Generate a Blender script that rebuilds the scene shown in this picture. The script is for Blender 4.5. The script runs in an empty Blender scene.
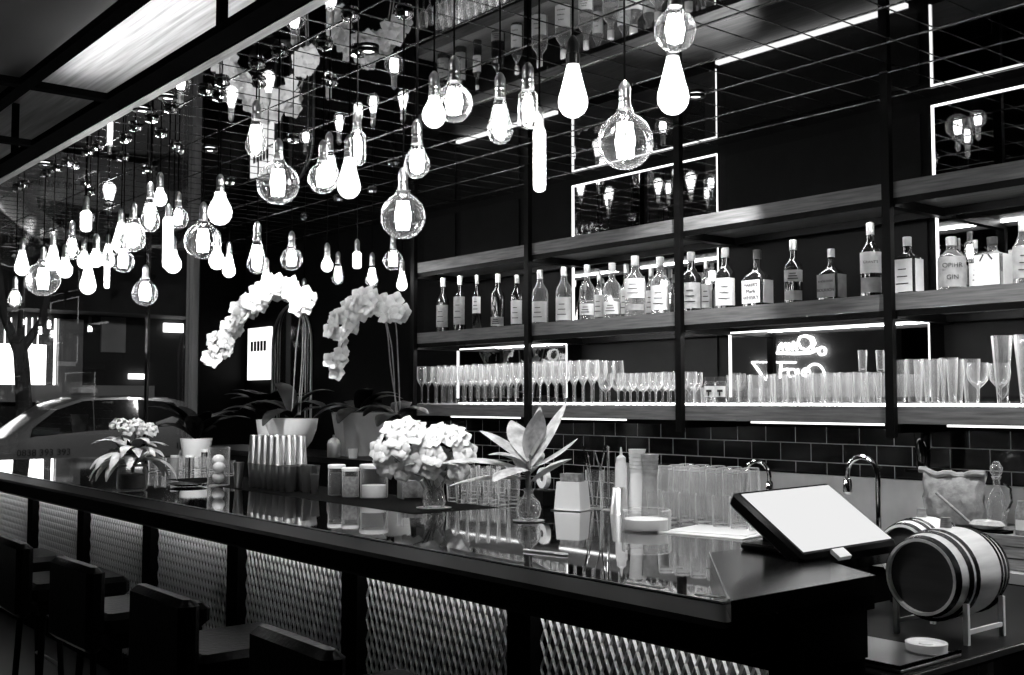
import bpy, math, random
from mathutils import Vector, Matrix
random.seed(7)
PI = math.pi
scene = bpy.context.scene
C = scene.collection

# ------------------------------------------------------------------ camera
CAMZ = 1.56
S_, C_ = 0.7737, 0.6334
PT = math.atan(63.5/1100)
R_ = Vector((C_, S_, 0))
F_ = Vector((-S_*math.cos(PT), C_*math.cos(PT), math.sin(PT)))
U_ = R_.cross(F_)
cam = bpy.data.cameras.new('camera'); co = bpy.data.objects.new('camera', cam); C.objects.link(co)
M = Matrix((( R_.x, U_.x, -F_.x, 0), (R_.y, U_.y, -F_.y, 0), (R_.z, U_.z, -F_.z, CAMZ), (0,0,0,1)))
co.matrix_world = M
cam.sensor_width = 36; cam.lens = 36*1100/1024
cam.clip_start = 0.05; cam.clip_end = 200
scene.camera = co
EYE = Vector((0,0,CAMZ))
def ray(x, y): return F_ + R_*((x-512)/1100) - U_*((y-337.5)/1100)
def onY(x, y, Y):
    d = ray(x,y); return EYE + d*(Y/d.y)
def onZ(x, y, Z):
    d = ray(x,y); return EYE + d*((Z-CAMZ)/d.z)
def onX(x, y, X):
    d = ray(x,y); return EYE + d*(X/d.x)

# ------------------------------------------------------------------ materials
MAT = {}
def nmat(name):
    m = bpy.data.materials.new(name); m.use_nodes = True
    nt = m.node_tree; nt.nodes.clear()
    out = nt.nodes.new('ShaderNodeOutputMaterial'); MAT[name] = m
    return m, nt, out
def pmat(name, base, rough=0.5, metal=0.0, noise=None, scale=8, stretch=(1,1,1), bump=0, spec=0.5, coat=0):
    m, nt, out = nmat(name)
    p = nt.nodes.new('ShaderNodeBsdfPrincipled')
    p.inputs['Base Color'].default_value = (base,base,base,1)
    p.inputs['Roughness'].default_value = rough; p.inputs['Metallic'].default_value = metal
    p.inputs['Specular IOR Level'].default_value = spec
    p.inputs['Coat Weight'].default_value = coat
    nt.links.new(p.outputs[0], out.inputs[0])
    if noise is not None or bump:
        tc = nt.nodes.new('ShaderNodeTexCoord'); mp = nt.nodes.new('ShaderNodeMapping')
        mp.inputs['Scale'].default_value = stretch
        nz = nt.nodes.new('ShaderNodeTexNoise'); nz.inputs['Scale'].default_value = scale; nz.inputs['Detail'].default_value = 5
        nt.links.new(tc.outputs['Object'], mp.inputs[0]); nt.links.new(mp.outputs[0], nz.inputs['Vector'])
        if noise is not None:
            cr = nt.nodes.new('ShaderNodeValToRGB')
            cr.color_ramp.elements[0].position = 0.3; cr.color_ramp.elements[1].position = 0.7
            cr.color_ramp.elements[0].color = (noise,noise,noise,1); cr.color_ramp.elements[1].color = (base,base,base,1)
            nt.links.new(nz.outputs[0], cr.inputs[0]); nt.links.new(cr.outputs[0], p.inputs['Base Color'])
        if bump:
            b = nt.nodes.new('ShaderNodeBump'); b.inputs['Strength'].default_value = bump; b.inputs['Distance'].default_value = 0.01
            nt.links.new(nz.outputs[0], b.inputs['Height']); nt.links.new(b.outputs[0], p.inputs['Normal'])
    return m
def emat(name, strength, col=1.0):
    m, nt, out = nmat(name)
    e = nt.nodes.new('ShaderNodeEmission'); e.inputs[0].default_value = (col,col,col,1); e.inputs[1].default_value = strength
    nt.links.new(e.outputs[0], out.inputs[0]); return m
def thin_glass(name, tint=0.96, edge=0.55, rough=0.03, diffuse=0.0, blend=0.35, emit=0, bump=0, rimdiff=0):
    m, nt, out = nmat(name)
    tr = nt.nodes.new('ShaderNodeBsdfTransparent'); tr.inputs[0].default_value = (tint,tint,tint,1)
    gl = nt.nodes.new('ShaderNodeBsdfGlossy'); gl.inputs[0].default_value = (.95,.95,.95,1); gl.inputs['Roughness'].default_value = rough
    lw = nt.nodes.new('ShaderNodeLayerWeight'); lw.inputs[0].default_value = blend
    mx = nt.nodes.new('ShaderNodeMixShader')
    mt = nt.nodes.new('ShaderNodeMath'); mt.operation = 'MULTIPLY_ADD'; mt.inputs[1].default_value = edge; mt.inputs[2].default_value = 0.04
    nt.links.new(lw.outputs['Facing'], mt.inputs[0]); nt.links.new(mt.outputs[0], mx.inputs[0])
    rim = gl
    if rimdiff:
        rd = nt.nodes.new('ShaderNodeBsdfDiffuse'); rd.inputs[0].default_value = (.95,.95,.95,1)
        rt = nt.nodes.new('ShaderNodeBsdfTranslucent'); rt.inputs[0].default_value = (.95,.95,.95,1)
        ra = nt.nodes.new('ShaderNodeMixShader'); nt.links.new(rd.outputs[0], ra.inputs[1]); nt.links.new(rt.outputs[0], ra.inputs[2])
        rim = nt.nodes.new('ShaderNodeMixShader'); rim.inputs[0].default_value = rimdiff
        nt.links.new(gl.outputs[0], rim.inputs[1]); nt.links.new(ra.outputs[0], rim.inputs[2])
    pw = nt.nodes.new('ShaderNodeMath'); pw.operation = 'POWER'; pw.inputs[1].default_value = 1.6 if rimdiff else 1.0
    nt.links.new(lw.outputs['Facing'], pw.inputs[0]); nt.links.new(pw.outputs[0], mt.inputs[0])
    nt.links.new(tr.outputs[0], mx.inputs[1]); nt.links.new(rim.outputs[0], mx.inputs[2])
    last = mx
    if bump:
        tc = nt.nodes.new('ShaderNodeTexCoord')
        vo = nt.nodes.new('ShaderNodeTexVoronoi'); vo.inputs['Scale'].default_value = bump
        b = nt.nodes.new('ShaderNodeBump'); b.inputs['Strength'].default_value = 0.9; b.inputs['Distance'].default_value = 0.01
        nt.links.new(tc.outputs['Object'], vo.inputs['Vector']); nt.links.new(vo.outputs['Distance'], b.inputs['Height'])
        nt.links.new(b.outputs[0], gl.inputs['Normal']); nt.links.new(b.outputs[0], lw.inputs['Normal'])
    if diffuse:
        df = nt.nodes.new('ShaderNodeBsdfTranslucent'); df.inputs[0].default_value = (1,1,1,1)
        d2 = nt.nodes.new('ShaderNodeBsdfDiffuse'); d2.inputs[0].default_value = (1,1,1,1)
        dm = nt.nodes.new('ShaderNodeMixShader'); nt.links.new(df.outputs[0], dm.inputs[1]); nt.links.new(d2.outputs[0], dm.inputs[2])
        m2 = nt.nodes.new('ShaderNodeMixShader'); m2.inputs[0].default_value = diffuse
        nt.links.new(last.outputs[0], m2.inputs[1]); nt.links.new(dm.outputs[0], m2.inputs[2]); last = m2
    if emit:
        em = nt.nodes.new('ShaderNodeEmission'); em.inputs[1].default_value = emit
        ad = nt.nodes.new('ShaderNodeAddShader')
        nt.links.new(last.outputs[0], ad.inputs[0]); nt.links.new(em.outputs[0], ad.inputs[1]); last = ad
    nt.links.new(last.outputs[0], out.inputs[0]); return m

pmat('black_paint', .003, .7, spec=0)
pmat('black_steel', .002, .4, 0, spec=.08)
pmat('black_matte', .002, .6, spec=.02)
pmat('armrest_wood', .003, .32, 0, .002, 6, (1,8,1), spec=.02)
pmat('cord_black', .002, 1.0, spec=0)
pmat('slab_black', .006, .22, 0, .004, 5, spec=.35)
pmat('gloss_black', .006, .03, 0, spec=.8, coat=1.0)
pmat('floor_dark', .012, .3, 0, .006, 3)
pmat('wall_dark', .002, .6, 0, .001, 5, spec=.1)
pmat('wall_grey', .10, .7, 0, .06, 2)
pmat('leather', .003, .3, 0, spec=.06, bump=.15, scale=60)
pmat('shelf_wood', .19, .5, 0, .075, 9, (.6,9,9), bump=.15)
pmat('soffit_wood', .6, .35, 0, .25, 4, (.4,10,1))
pmat('edge_wood', .3, .4, 0, .15, 8, (.5,12,3))
pmat('chrome', .75, .08, 1.0)
pmat('steel', .75, .28, 1.0)
pmat('brushed_steel', .8, .5, .8, .6, 6, (1,30,1))
pmat('white_ceramic', .9, .3, 0, .7, 3)
pmat('grey_planter', .32, .6, 0, .25, 5)
pmat('white_paper', .85, .6)
pmat('white_plastic', .8, .35)
pmat('petal', .88, .5, 0, .6, 25)
pmat('petal_core', .25, .5)
pmat('dark_leaf', .006, .4, 0, .004, 6, spec=.25)
pmat('pale_leaf', .8, .4, 0, .3, 22, (1,1,1))
pmat('stem', .22, .5, 0, .1, 20)
pmat('soil', .03, .9, 0, .015, 40)
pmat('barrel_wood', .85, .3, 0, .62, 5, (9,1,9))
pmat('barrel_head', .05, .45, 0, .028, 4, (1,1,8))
pmat('barrel_hoop', .02, .25, .8)
pmat('crate_wood', .3, .6, 0, .12, 8, (1,6,20))
pmat('burlap', .5, .85, 0, .25, 30, bump=.5)
pmat('dark_glass', .01, .06, 0, spec=.9, coat=1)
pmat('cork', .3, .8, 0, .18, 40)
pmat('ink', .012, .6)
pmat('label_paper', .8, .55, 0, .68, 20)
pmat('label_grey', .38, .55, 0, .25, 30)
pmat('cap_light', .6, .3, .4)
pmat('cap_dark', .03, .3)
pmat('powder', .9, .9)
pmat('grey_content', .3, .8, 0, .12, 60)
pmat('dark_content', .03, .8, 0, .01, 60)
pmat('fruit', .7, .5, 0, .5, 20)
pmat('mesh_metal', .85, .35, .6)
pmat('panel_back', .05, .6)
pmat('panel_dark', .004, .6, 0, .002, 12, spec=.12)
pmat('ceiling_strip', .30, .22, 1.0, .06, 5)
pmat('mirror', .55, .015, 1.0)
pmat('ceiling_mirror', .42, .02, 1.0, .33, 2)
pmat('car_paint', .15, .3, .2, coat=.5)
pmat('car_glass', .01, .05, 0, spec=.8)
pmat('rubber', .02, .7)
pmat('asphalt', .12, .8, 0, .07, 3)
pmat('facade_grey', .32, .8, 0, .22, .8)
pmat('facade_dark', .012, .8, 0, .015, .7)
pmat('bark', .03, .9, 0, .012, 6, bump=.6)
thin_glass('glassware', .97, 1.1, .08, .012, .40, rimdiff=.7)
thin_glass('cut_glass', .93, .95, .05, .05, .45, bump=70, rimdiff=.5)
thin_glass('bulb_glass', .97, .95, .03, .003, .36, rimdiff=.10)
thin_glass('bulb_glow', .9, .5, .05, .1, .3, emit=1.3)
thin_glass('bottle_clear', .88, .9, .05, .06, .4, rimdiff=.5)
thin_glass('window_glass', .72, .5, .004, 0, .15)
emat('filament', 42)
emat('led', 5.5)
emat('led_edge', 2.5)
emat('fill_led_strong', 40)
emat('fill_led_down', 95)
emat('led_glass', 12)
emat('led_bar', 10)
emat('led_soft', 2.2)
emat('neon', 9)
emat('screen', .9, .95)
emat('shop_light', 7)
emat('sign_light', 1.6)
emat('downlight', 8)

# tiles on back wall
m, nt, out = nmat('tiles')
p = nt.nodes.new('ShaderNodeBsdfPrincipled'); p.inputs['Roughness'].default_value = .12
tc = nt.nodes.new('ShaderNodeTexCoord'); sp = nt.nodes.new('ShaderNodeSeparateXYZ'); cb = nt.nodes.new('ShaderNodeCombineXYZ')
az = nt.nodes.new('ShaderNodeMath'); az.operation = 'ADD'; az.inputs[1].default_value = -1.344+.0955*14
nt.links.new(tc.outputs['Object'], sp.inputs[0]); nt.links.new(sp.outputs['X'], cb.inputs[0]); nt.links.new(sp.outputs['Z'], az.inputs[0]); nt.links.new(az.outputs[0], cb.inputs[1])
br = nt.nodes.new('ShaderNodeTexBrick'); br.inputs['Scale'].default_value = 1; br.inputs['Brick Width'].default_value = .19; br.inputs['Row Height'].default_value = .0955
br.inputs['Mortar Size'].default_value = .0022; br.inputs['Mortar Smooth'].default_value = .1
br.inputs['Color1'].default_value = (.010,.010,.010,1); br.inputs['Color2'].default_value = (.016,.016,.016,1); br.inputs['Mortar'].default_value = (.75,.75,.75,1)
nt.links.new(cb.outputs[0], br.inputs['Vector']); nt.links.new(br.outputs['Color'], p.inputs['Base Color']); nt.links.new(p.outputs[0], out.inputs[0])

# ------------------------------------------------------------------ mesh builder
class MB:
    def __init__(s): s.v = []; s.f = []
    def add(s, vs, fs, mat=None):
        n = len(s.v)
        s.v += [tuple(mat @ Vector(v)) if mat else tuple(v) for v in vs]
        s.f += [tuple(i+n for i in f) for f in fs]; return s
    def box(s, a, b, mat=None, bev=0):
        x0,y0,z0 = a; x1,y1,z1 = b
        if bev:
            vs = []; fs = []
            # chamfered box through lofted octagon-like rings
            e = bev
            ring = lambda z,i: [(x0+e-i*0+ (0 if i==0 else 0), y0, z)]
            levels = [(z0, e), (z0+e, 0), (z1-e, 0), (z1, e)]
            for z, q in levels:
                a0,a1,b0,b1 = x0+q, x1-q, y0+q, y1-q
                c = e if q == 0 else e*.6
                vs += [(a0+c,b0,z),(a1-c,b0,z),(a1,b0+c,z),(a1,b1-c,z),(a1-c,b1,z),(a0+c,b1,z),(a0,b1-c,z),(a0,b0+c,z)]
            for k in range(3):
                for j in range(8): fs.append((k*8+j, k*8+(j+1)%8, (k+1)*8+(j+1)%8, (k+1)*8+j))
            fs.append(tuple(range(7,-1,-1))); fs.append(tuple(range(24,32)))
            return s.add(vs, fs, mat)
        vs = [(x0,y0,z0),(x1,y0,z0),(x1,y1,z0),(x0,y1,z0),(x0,y0,z1),(x1,y0,z1),(x1,y1,z1),(x0,y1,z1)]
        return s.add(vs, [(3,2,1,0),(4,5,6,7),(0,1,5,4),(1,2,6,5),(2,3,7,6),(3,0,4,7)], mat)
    def lathe(s, prof, seg=20, mat=None, sx=1, sy=1, a0=0):
        vs = []; fs = []
        for r, z in prof:
            for k in range(seg):
                a = a0 + 2*PI*k/seg; vs.append((r*math.cos(a)*sx, r*math.sin(a)*sy, z))
        for i in range(len(prof)-1):
            for k in range(seg): fs.append((i*seg+k, i*seg+(k+1)%seg, (i+1)*seg+(k+1)%seg, (i+1)*seg+k))
        return s.add(vs, fs, mat)
    def solid(s, prof, seg=20, mat=None, sx=1, sy=1, a0=0):
        n = len(s.f); s.lathe(prof, seg, mat, sx, sy, a0)
        base = len(s.v) - len(prof)*seg
        s.f.append(tuple(base+k for k in range(seg-1,-1,-1))); s.f.append(tuple(len(s.v)-seg+k for k in range(seg)))
        return s
    def squircle(s, prof, w, d, seg=24, p=4, cap=True):
        base = len(s.v); vs = []; fs = []
        for r, z in prof:
            for k in range(seg):
                a = 2*PI*k/seg; c, t = math.cos(a), math.sin(a)
                q = (abs(c)**p + abs(t)**p)**(-1/p) if r > .35 else 1
                vs.append((r*q*c*w, r*q*t*d, z))
        for i in range(len(prof)-1):
            for k in range(seg): fs.append((i*seg+k, i*seg+(k+1)%seg, (i+1)*seg+(k+1)%seg, (i+1)*seg+k))
        if cap: fs.append(tuple(range(seg-1,-1,-1))); fs.append(tuple((len(prof)-1)*seg+k for k in range(seg)))
        return s.add(vs, fs)
    def tube(s, pts, r, seg=8, r2=None):
        pts = [Vector(p) for p in pts]; n = len(pts); vs = []; fs = []
        up = None
        for i, p in enumerate(pts):
            d = (pts[min(i+1,n-1)] - pts[max(i-1,0)]).normalized()
            if up is None:
                up = Vector((0,0,1)) if abs(d.z) < .9 else Vector((1,0,0))
            a = d.cross(up)
            if a.length < 1e-4: a = d.cross(Vector((0,1,0)))
            a.normalize(); b = a.cross(d).normalized(); up = b
            rr = r if r2 is None else r + (r2-r)*i/(n-1)
            for k in range(seg):
                t = 2*PI*k/seg; vs.append(p + a*(rr*math.cos(t)) + b*(rr*math.sin(t)))
        for i in range(n-1):
            for k in range(seg): fs.append((i*seg+k, i*seg+(k+1)%seg, (i+1)*seg+(k+1)%seg, (i+1)*seg+k))
        fs.append(tuple(range(seg-1,-1,-1))); fs.append(tuple((n-1)*seg+k for k in range(seg)))
        return s.add(vs, fs)
    def leaf(s, base, az, length, width, rise, droop, fold=.25, n=9, th=.0):
        # curved blade with a folded midrib
        vs = []; fs = []; p = Vector(base); el = rise
        h = Vector((math.cos(az), math.sin(az), 0)); side = Vector((-math.sin(az), math.cos(az), 0))
        for i in range(n+1):
            t = i/n; w = width*.5*(math.sin(PI*min(1, t*.93+.05))**.8)
            d = h*math.cos(el) + Vector((0,0,math.sin(el))); nrm = side.cross(d)
            vs += [p + side*w - nrm*(-w*fold), p, p - side*w - nrm*(-w*fold)]
            p = p + d*(length/n); el -= droop/n
        for i in range(n):
            b = i*3; fs += [(b,b+1,b+4,b+3),(b+1,b+2,b+5,b+4)]
        return s.add(vs, fs)
    def mesh(s, name, mat, smooth=None):
        me = bpy.data.meshes.new(name); me.from_pydata([tuple(v) for v in s.v], [], s.f); me.update()
        if isinstance(mat, str): mat = MAT[mat]
        me.materials.append(mat)
        if smooth is not False:
            me.shade_smooth() if hasattr(me, 'shade_smooth') else None
            ang = math.radians(35 if smooth is None else smooth)
            try: me.set_sharp_from_angle(angle=ang)
            except Exception: pass
        return me
    def obj(s, name, mat, parent=None, smooth=None, loc=None):
        o = bpy.data.objects.new(name, s.mesh(name, mat, smooth)); C.objects.link(o)
        if parent: o.parent = parent
        if loc is not None: o.location = loc
        return o
def tag(o, label=None, cat=None, group=None, kind=None):
    if label: o['label'] = label
    if cat: o['category'] = cat
    if group: o['group'] = group
    if kind: o['kind'] = kind
    return o
def thing(name, label, cat, loc=(0,0,0), rz=0, group=None):
    o = bpy.data.objects.new(name, None); C.objects.link(o); o.empty_display_size = .05
    o.location = loc; o.rotation_euler = (0,0,rz)
    return tag(o, label, cat, group)
def struct(name, mb, mat, **k):
    o = mb.obj(name, mat, **k); o['kind'] = 'structure'; return o
def mesh_obj(name, me, parent=None, loc=(0,0,0), scale=1, rot=(0,0,0)):
    o = bpy.data.objects.new(name, me); C.objects.link(o)
    o.parent = parent; o.location = loc; o.scale = (scale,)*3 if not hasattr(scale,'__len__') else scale; o.rotation_euler = rot
    return o
def copy_tree(o, parent=None):
    c = o.copy(); C.objects.link(c); c.parent = parent
    for ch in list(o.children): copy_tree(ch, c)
    return c
def text_obj(name, s, size, mat, parent, loc, rot, ext=.0004, shear=0, align='CENTER'):
    cu = bpy.data.curves.new(name, 'FONT'); cu.body = s; cu.size = size; cu.extrude = ext; cu.align_x = align; cu.align_y = 'CENTER'; cu.shear = shear
    cu.materials.append(MAT[mat]); tmp = bpy.data.objects.new('tmp_text', cu); C.objects.link(tmp)
    bpy.context.view_layer.update()
    me = bpy.data.meshes.new_from_object(tmp.evaluated_get(bpy.context.evaluated_depsgraph_get()))
    bpy.data.objects.remove(tmp); me.name = name
    o = bpy.data.objects.new(name, me); C.objects.link(o); o.parent = parent; o.location = loc; o.rotation_euler = rot
    return o
def spot(loc, target, power, size=60, blend=.5, rad=.03):
    l = bpy.data.lights.new('spot_lamp', 'SPOT'); l.energy = power; l.spot_size = math.radians(size); l.spot_blend = blend; l.shadow_soft_size = rad
    o = bpy.data.objects.new('spot_lamp', l); C.objects.link(o); o.location = loc
    o.rotation_euler = (Vector(target)-Vector(loc)).to_track_quat('-Z','Y').to_euler(); return o
def area(loc, target, power, sx, sy):
    l = bpy.data.lights.new('area_lamp', 'AREA'); l.energy = power; l.shape = 'RECTANGLE'; l.size = sx; l.size_y = sy
    o = bpy.data.objects.new('area_lamp', l); C.objects.link(o); o.location = loc
    o.rotation_euler = (Vector(target)-Vector(loc)).to_track_quat('-Z','Y').to_euler(); return o

CEIL = 3.0; WX = -10.1; WY = 4.8; BT = 1.08

# ------------------------------------------------------------------ room
struct('floor', MB().box((WX,-3.2,-.1),(3.2,WY+.2,0)), 'floor_dark')
struct('wall_back', MB().box((WX-.2,WY,-.1),(3.2,WY+.2,3.8)), 'wall_dark')
struct('wall_tiles', MB().box((-6.6,WY-.014,.9),(3.19,WY-.001,1.56)), 'tiles', smooth=False)
struct('wall_right', MB().box((3.2,-3.2,-.1),(3.4,WY+.2,3.8)), 'wall_dark')
struct('wall_front', MB().box((WX-.2,-3.4,-.1),(3.4,-3.2,3.8)), 'wall_dark')
struct('ceiling', MB().box((WX,1.9,CEIL),(3.2,WY,CEIL+.04)), 'ceiling_mirror')
struct('ceiling_upper', MB().box((WX,-3.2,3.7),(3.2,WY,3.8)), 'black_matte')
# reflective tile joints
g = MB()
y = 2.1
while y < WY: g.box((WX+.02,y-.0035,CEIL-.003),(3.18,y+.0035,CEIL+.001)); y += .365
struct('trim_1', g, 'ceiling_strip', smooth=False)
g = MB(); x = WX+.1
while x < 3.1:
    g.box((x-.002,1.92,CEIL-.002),(x+.002,WY-.02,CEIL+.001)); x += .1815
struct('trim_2', g, 'ceiling_strip', smooth=False)
# overhead frame in front of mirrored ceiling
struct('trim_3', MB().box((WX+.02,1.90,CEIL-.006),(3.18,1.948,CEIL-.0035)), 'edge_wood', smooth=False)
g = MB(); g.box((WX+.02,1.79,CEIL),(3.18,1.895,CEIL+.035)); g.box((WX+.02,1.395,CEIL),(3.18,1.455,CEIL+.035))
for X in (-9.0,-7.75,-6.5,-5.28): g.box((X-.03,-1.5,CEIL+.001),(X+.03,1.79,CEIL+.034))
for X,Y in ((-4.08,1.84),(-7.0,1.84),(-1.2,1.84),(-6.45,1.41),(-3.0,1.41)): g.box((X-.018,Y-.018,CEIL+.03),(X+.018,Y+.018,3.36 if Y>1.5 else 3.36))
g.box((WX+.02,.80,CEIL),(3.18,.88,CEIL+.034))
struct('beam', g, 'black_paint', smooth=False)
struct('ceiling_panel', MB().box((WX+.02,1.78,3.36),(3.18,2.6,3.38)), 'soffit_wood', smooth=False)

g = MB(); g.box((WX+.02,-1.5,3.36),(3.18,1.779,3.38)); struct('ceiling_board', g, 'facade_dark', smooth=False)
# glazed end wall
g = MB()
for y0,y1 in ((-3.2,-3.0),(-.9,-.8),(1.35,1.42)): g.box((WX-.06,y0,0),(WX+.06,y1,3.7))
g.box((WX-.06,-3.2,3.3),(WX+.06,4.27,3.7)); g.box((WX-.06,-3.2,0),(WX+.06,4.27,.12))
g.box((WX-.1,4.331,0),(WX+.1,WY,3.7))
struct('wall_left', g, 'black_steel', smooth=False)
w = struct('window_1', MB().box((WX-.006,-3.0,.12),(WX+.006,4.27,3.3)), 'window_glass', smooth=False)
struct('trim_4', MB().box((WX-.08,4.27,0),(WX+.08,4.33,3.7)), 'facade_grey', smooth=False)
g = MB().box((WX-.03,3.855,.12),(WX+.03,3.875,3.0)); struct('trim_5', g, 'chrome', smooth=False)

# ------------------------------------------------------------------ shelving on the back wall
SF = 4.3
XP = [onY(x_,300,SF-.045).x for x_ in (411,525,676.5,887)] + [SF*q for q in (-.325,-.04,.24)]
sh = thing('shelving_unit', 'tall black steel shelving with thick wooden shelves on the back wall', 'shelving', (-3.2,SF,0))
def loc_box(o, a, b): return (a[0]-o[0],a[1]-o[1],a[2]-o[2]), (b[0]-o[0],b[1]-o[1],b[2]-o[2])
O = (-3.2,SF,0)
for X in XP:
    MB().box(*loc_box(O,(X-.026,SF-.032,1.40),(X+.014,SF-.002,CEIL-.004))).obj('post', 'black_steel', sh, smooth=False)
ZS = {'top':(2.445,2.515),'mid':(1.955,2.027),'low':(1.462,1.535)}
for nm,(z0,z1) in ZS.items():
    o = MB().box(*loc_box(O,(XP[0]-.02,SF,z0),(1.2,WY-.03,z1))).obj('shelf', 'shelf_wood', sh, smooth=False)
    g = MB()
    for X in XP: g.box(*loc_box(O,(X-.022,SF-.002,z0-.04),(X+.022,WY-.03,z0-.001)))
    g.box(*loc_box(O,(XP[0],SF+.40,z0-.035),(1.2,SF+.43,z0-.001)))
    g.obj('bracket', 'black_steel', sh, smooth=False)
# under-shelf light strips
g = MB()
for a,b in ((452,520),(560,626),(752,884),(948,1100)):
    p0 = onY(a,416,SF+.03); p1 = onY(b,416,SF+.03)
    g.box(*loc_box(O,(p0.x,SF+.02,1.452),(p1.x,SF+.035,1.461)))
g.obj('light_strip', 'led_soft', sh, smooth=False)
for a,b in ((462,562),(725,918)):
    p0 = onY(a,300,WY).x; p1 = onY(b,300,WY).x
    MB().box(*loc_box(O,(p0,WY-.06,2.53),(p1,WY-.03,2.55))).obj('light_strip', 'led_soft', sh, smooth=False)
MB().box(*loc_box(O,(XP[0]+.05,4.630,1.536),(1.2,4.645,1.548))).obj('light_strip', 'led_glass', sh, smooth=False)
for zs in (1.955,2.445):
    MB().box(*loc_box(O,(XP[0],SF-.001,zs-.030),(1.2,SF+.006,zs-.0005))).obj('front_lip','black_steel',sh,smooth=False)
    MB().box(*loc_box(O,(XP[0]+.03,SF+.03,zs-.012),(1.2,SF+.045,zs-.002))).obj('light_strip','fill_led_down' if zs < 2 else 'fill_led_strong',sh,smooth=False)  # strip added out of sight behind the lip to brighten glasses and bottles
def mirror(x0, x1, z0, z1, label, w_=.008, yb=WY):
    a = onY(x0, 300, yb-.02).x; b = onY(x1, 300, yb-.02).x
    t = thing('wall_mirror', label, 'mirror', ((a+b)/2, yb-.001, z0))
    if yb < WY: MB().box((-(b-a)/2,0,0),((b-a)/2,WY-yb-.002,z1-z0)).obj('backing','black_matte',t,smooth=False)
    h = (b-a)/2; H = z1-z0
    MB().box((-h,-.010,0),(h,0,H)).obj('mirror_glass', 'mirror', t, smooth=False)
    g = MB()
    g.box((-h,-.018,0),(-h+w_,-.0101,H)); g.box((h-w_*.4,-.018,0),(h,-.0101,H)); g.box((-h,-.018,H-w_),(h,-.0101,H))
    g.obj('light_edge', 'led_edge', t, smooth=False)
mirror(572,718,2.56,2.955,'light-edged mirror above the top shelf behind the large globe bulb')
mirror(935,1130,2.56,2.955,'light-edged mirror above the top shelf right of the right shelf post')
mirror(572,718,2.06,2.43,'light-edged mirror behind the clear bottles, middle shelf')
mirror(937,1130,2.06,2.43,'light-edged mirror behind the square white-labelled gin bottles')
mirror(457,566,1.58,1.93,'light-edged mirror behind the stemmed glasses, lowest shelf', yb=4.675)
mirror(728,928,1.58,1.93,'light-edged mirror showing the neon script in reflection', yb=4.675)
# dark panels between the mirrors
g = MB()
for x0,x1,z0,z1 in ((425,456,2.56,2.95),(462,520,2.56,2.95),(730,925,2.58,2.93),(425,566,2.06,2.42),(725,930,2.06,2.42),(575,718,1.58,1.93),(937,1150,1.58,1.93)):
    a = onY(x0,300,WY).x; b = onY(x1,300,WY).x; g.box((a,WY-.012,z0),(b,WY-.001,z1))
struct('wall_panel', g, 'panel_dark', smooth=False)

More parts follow.
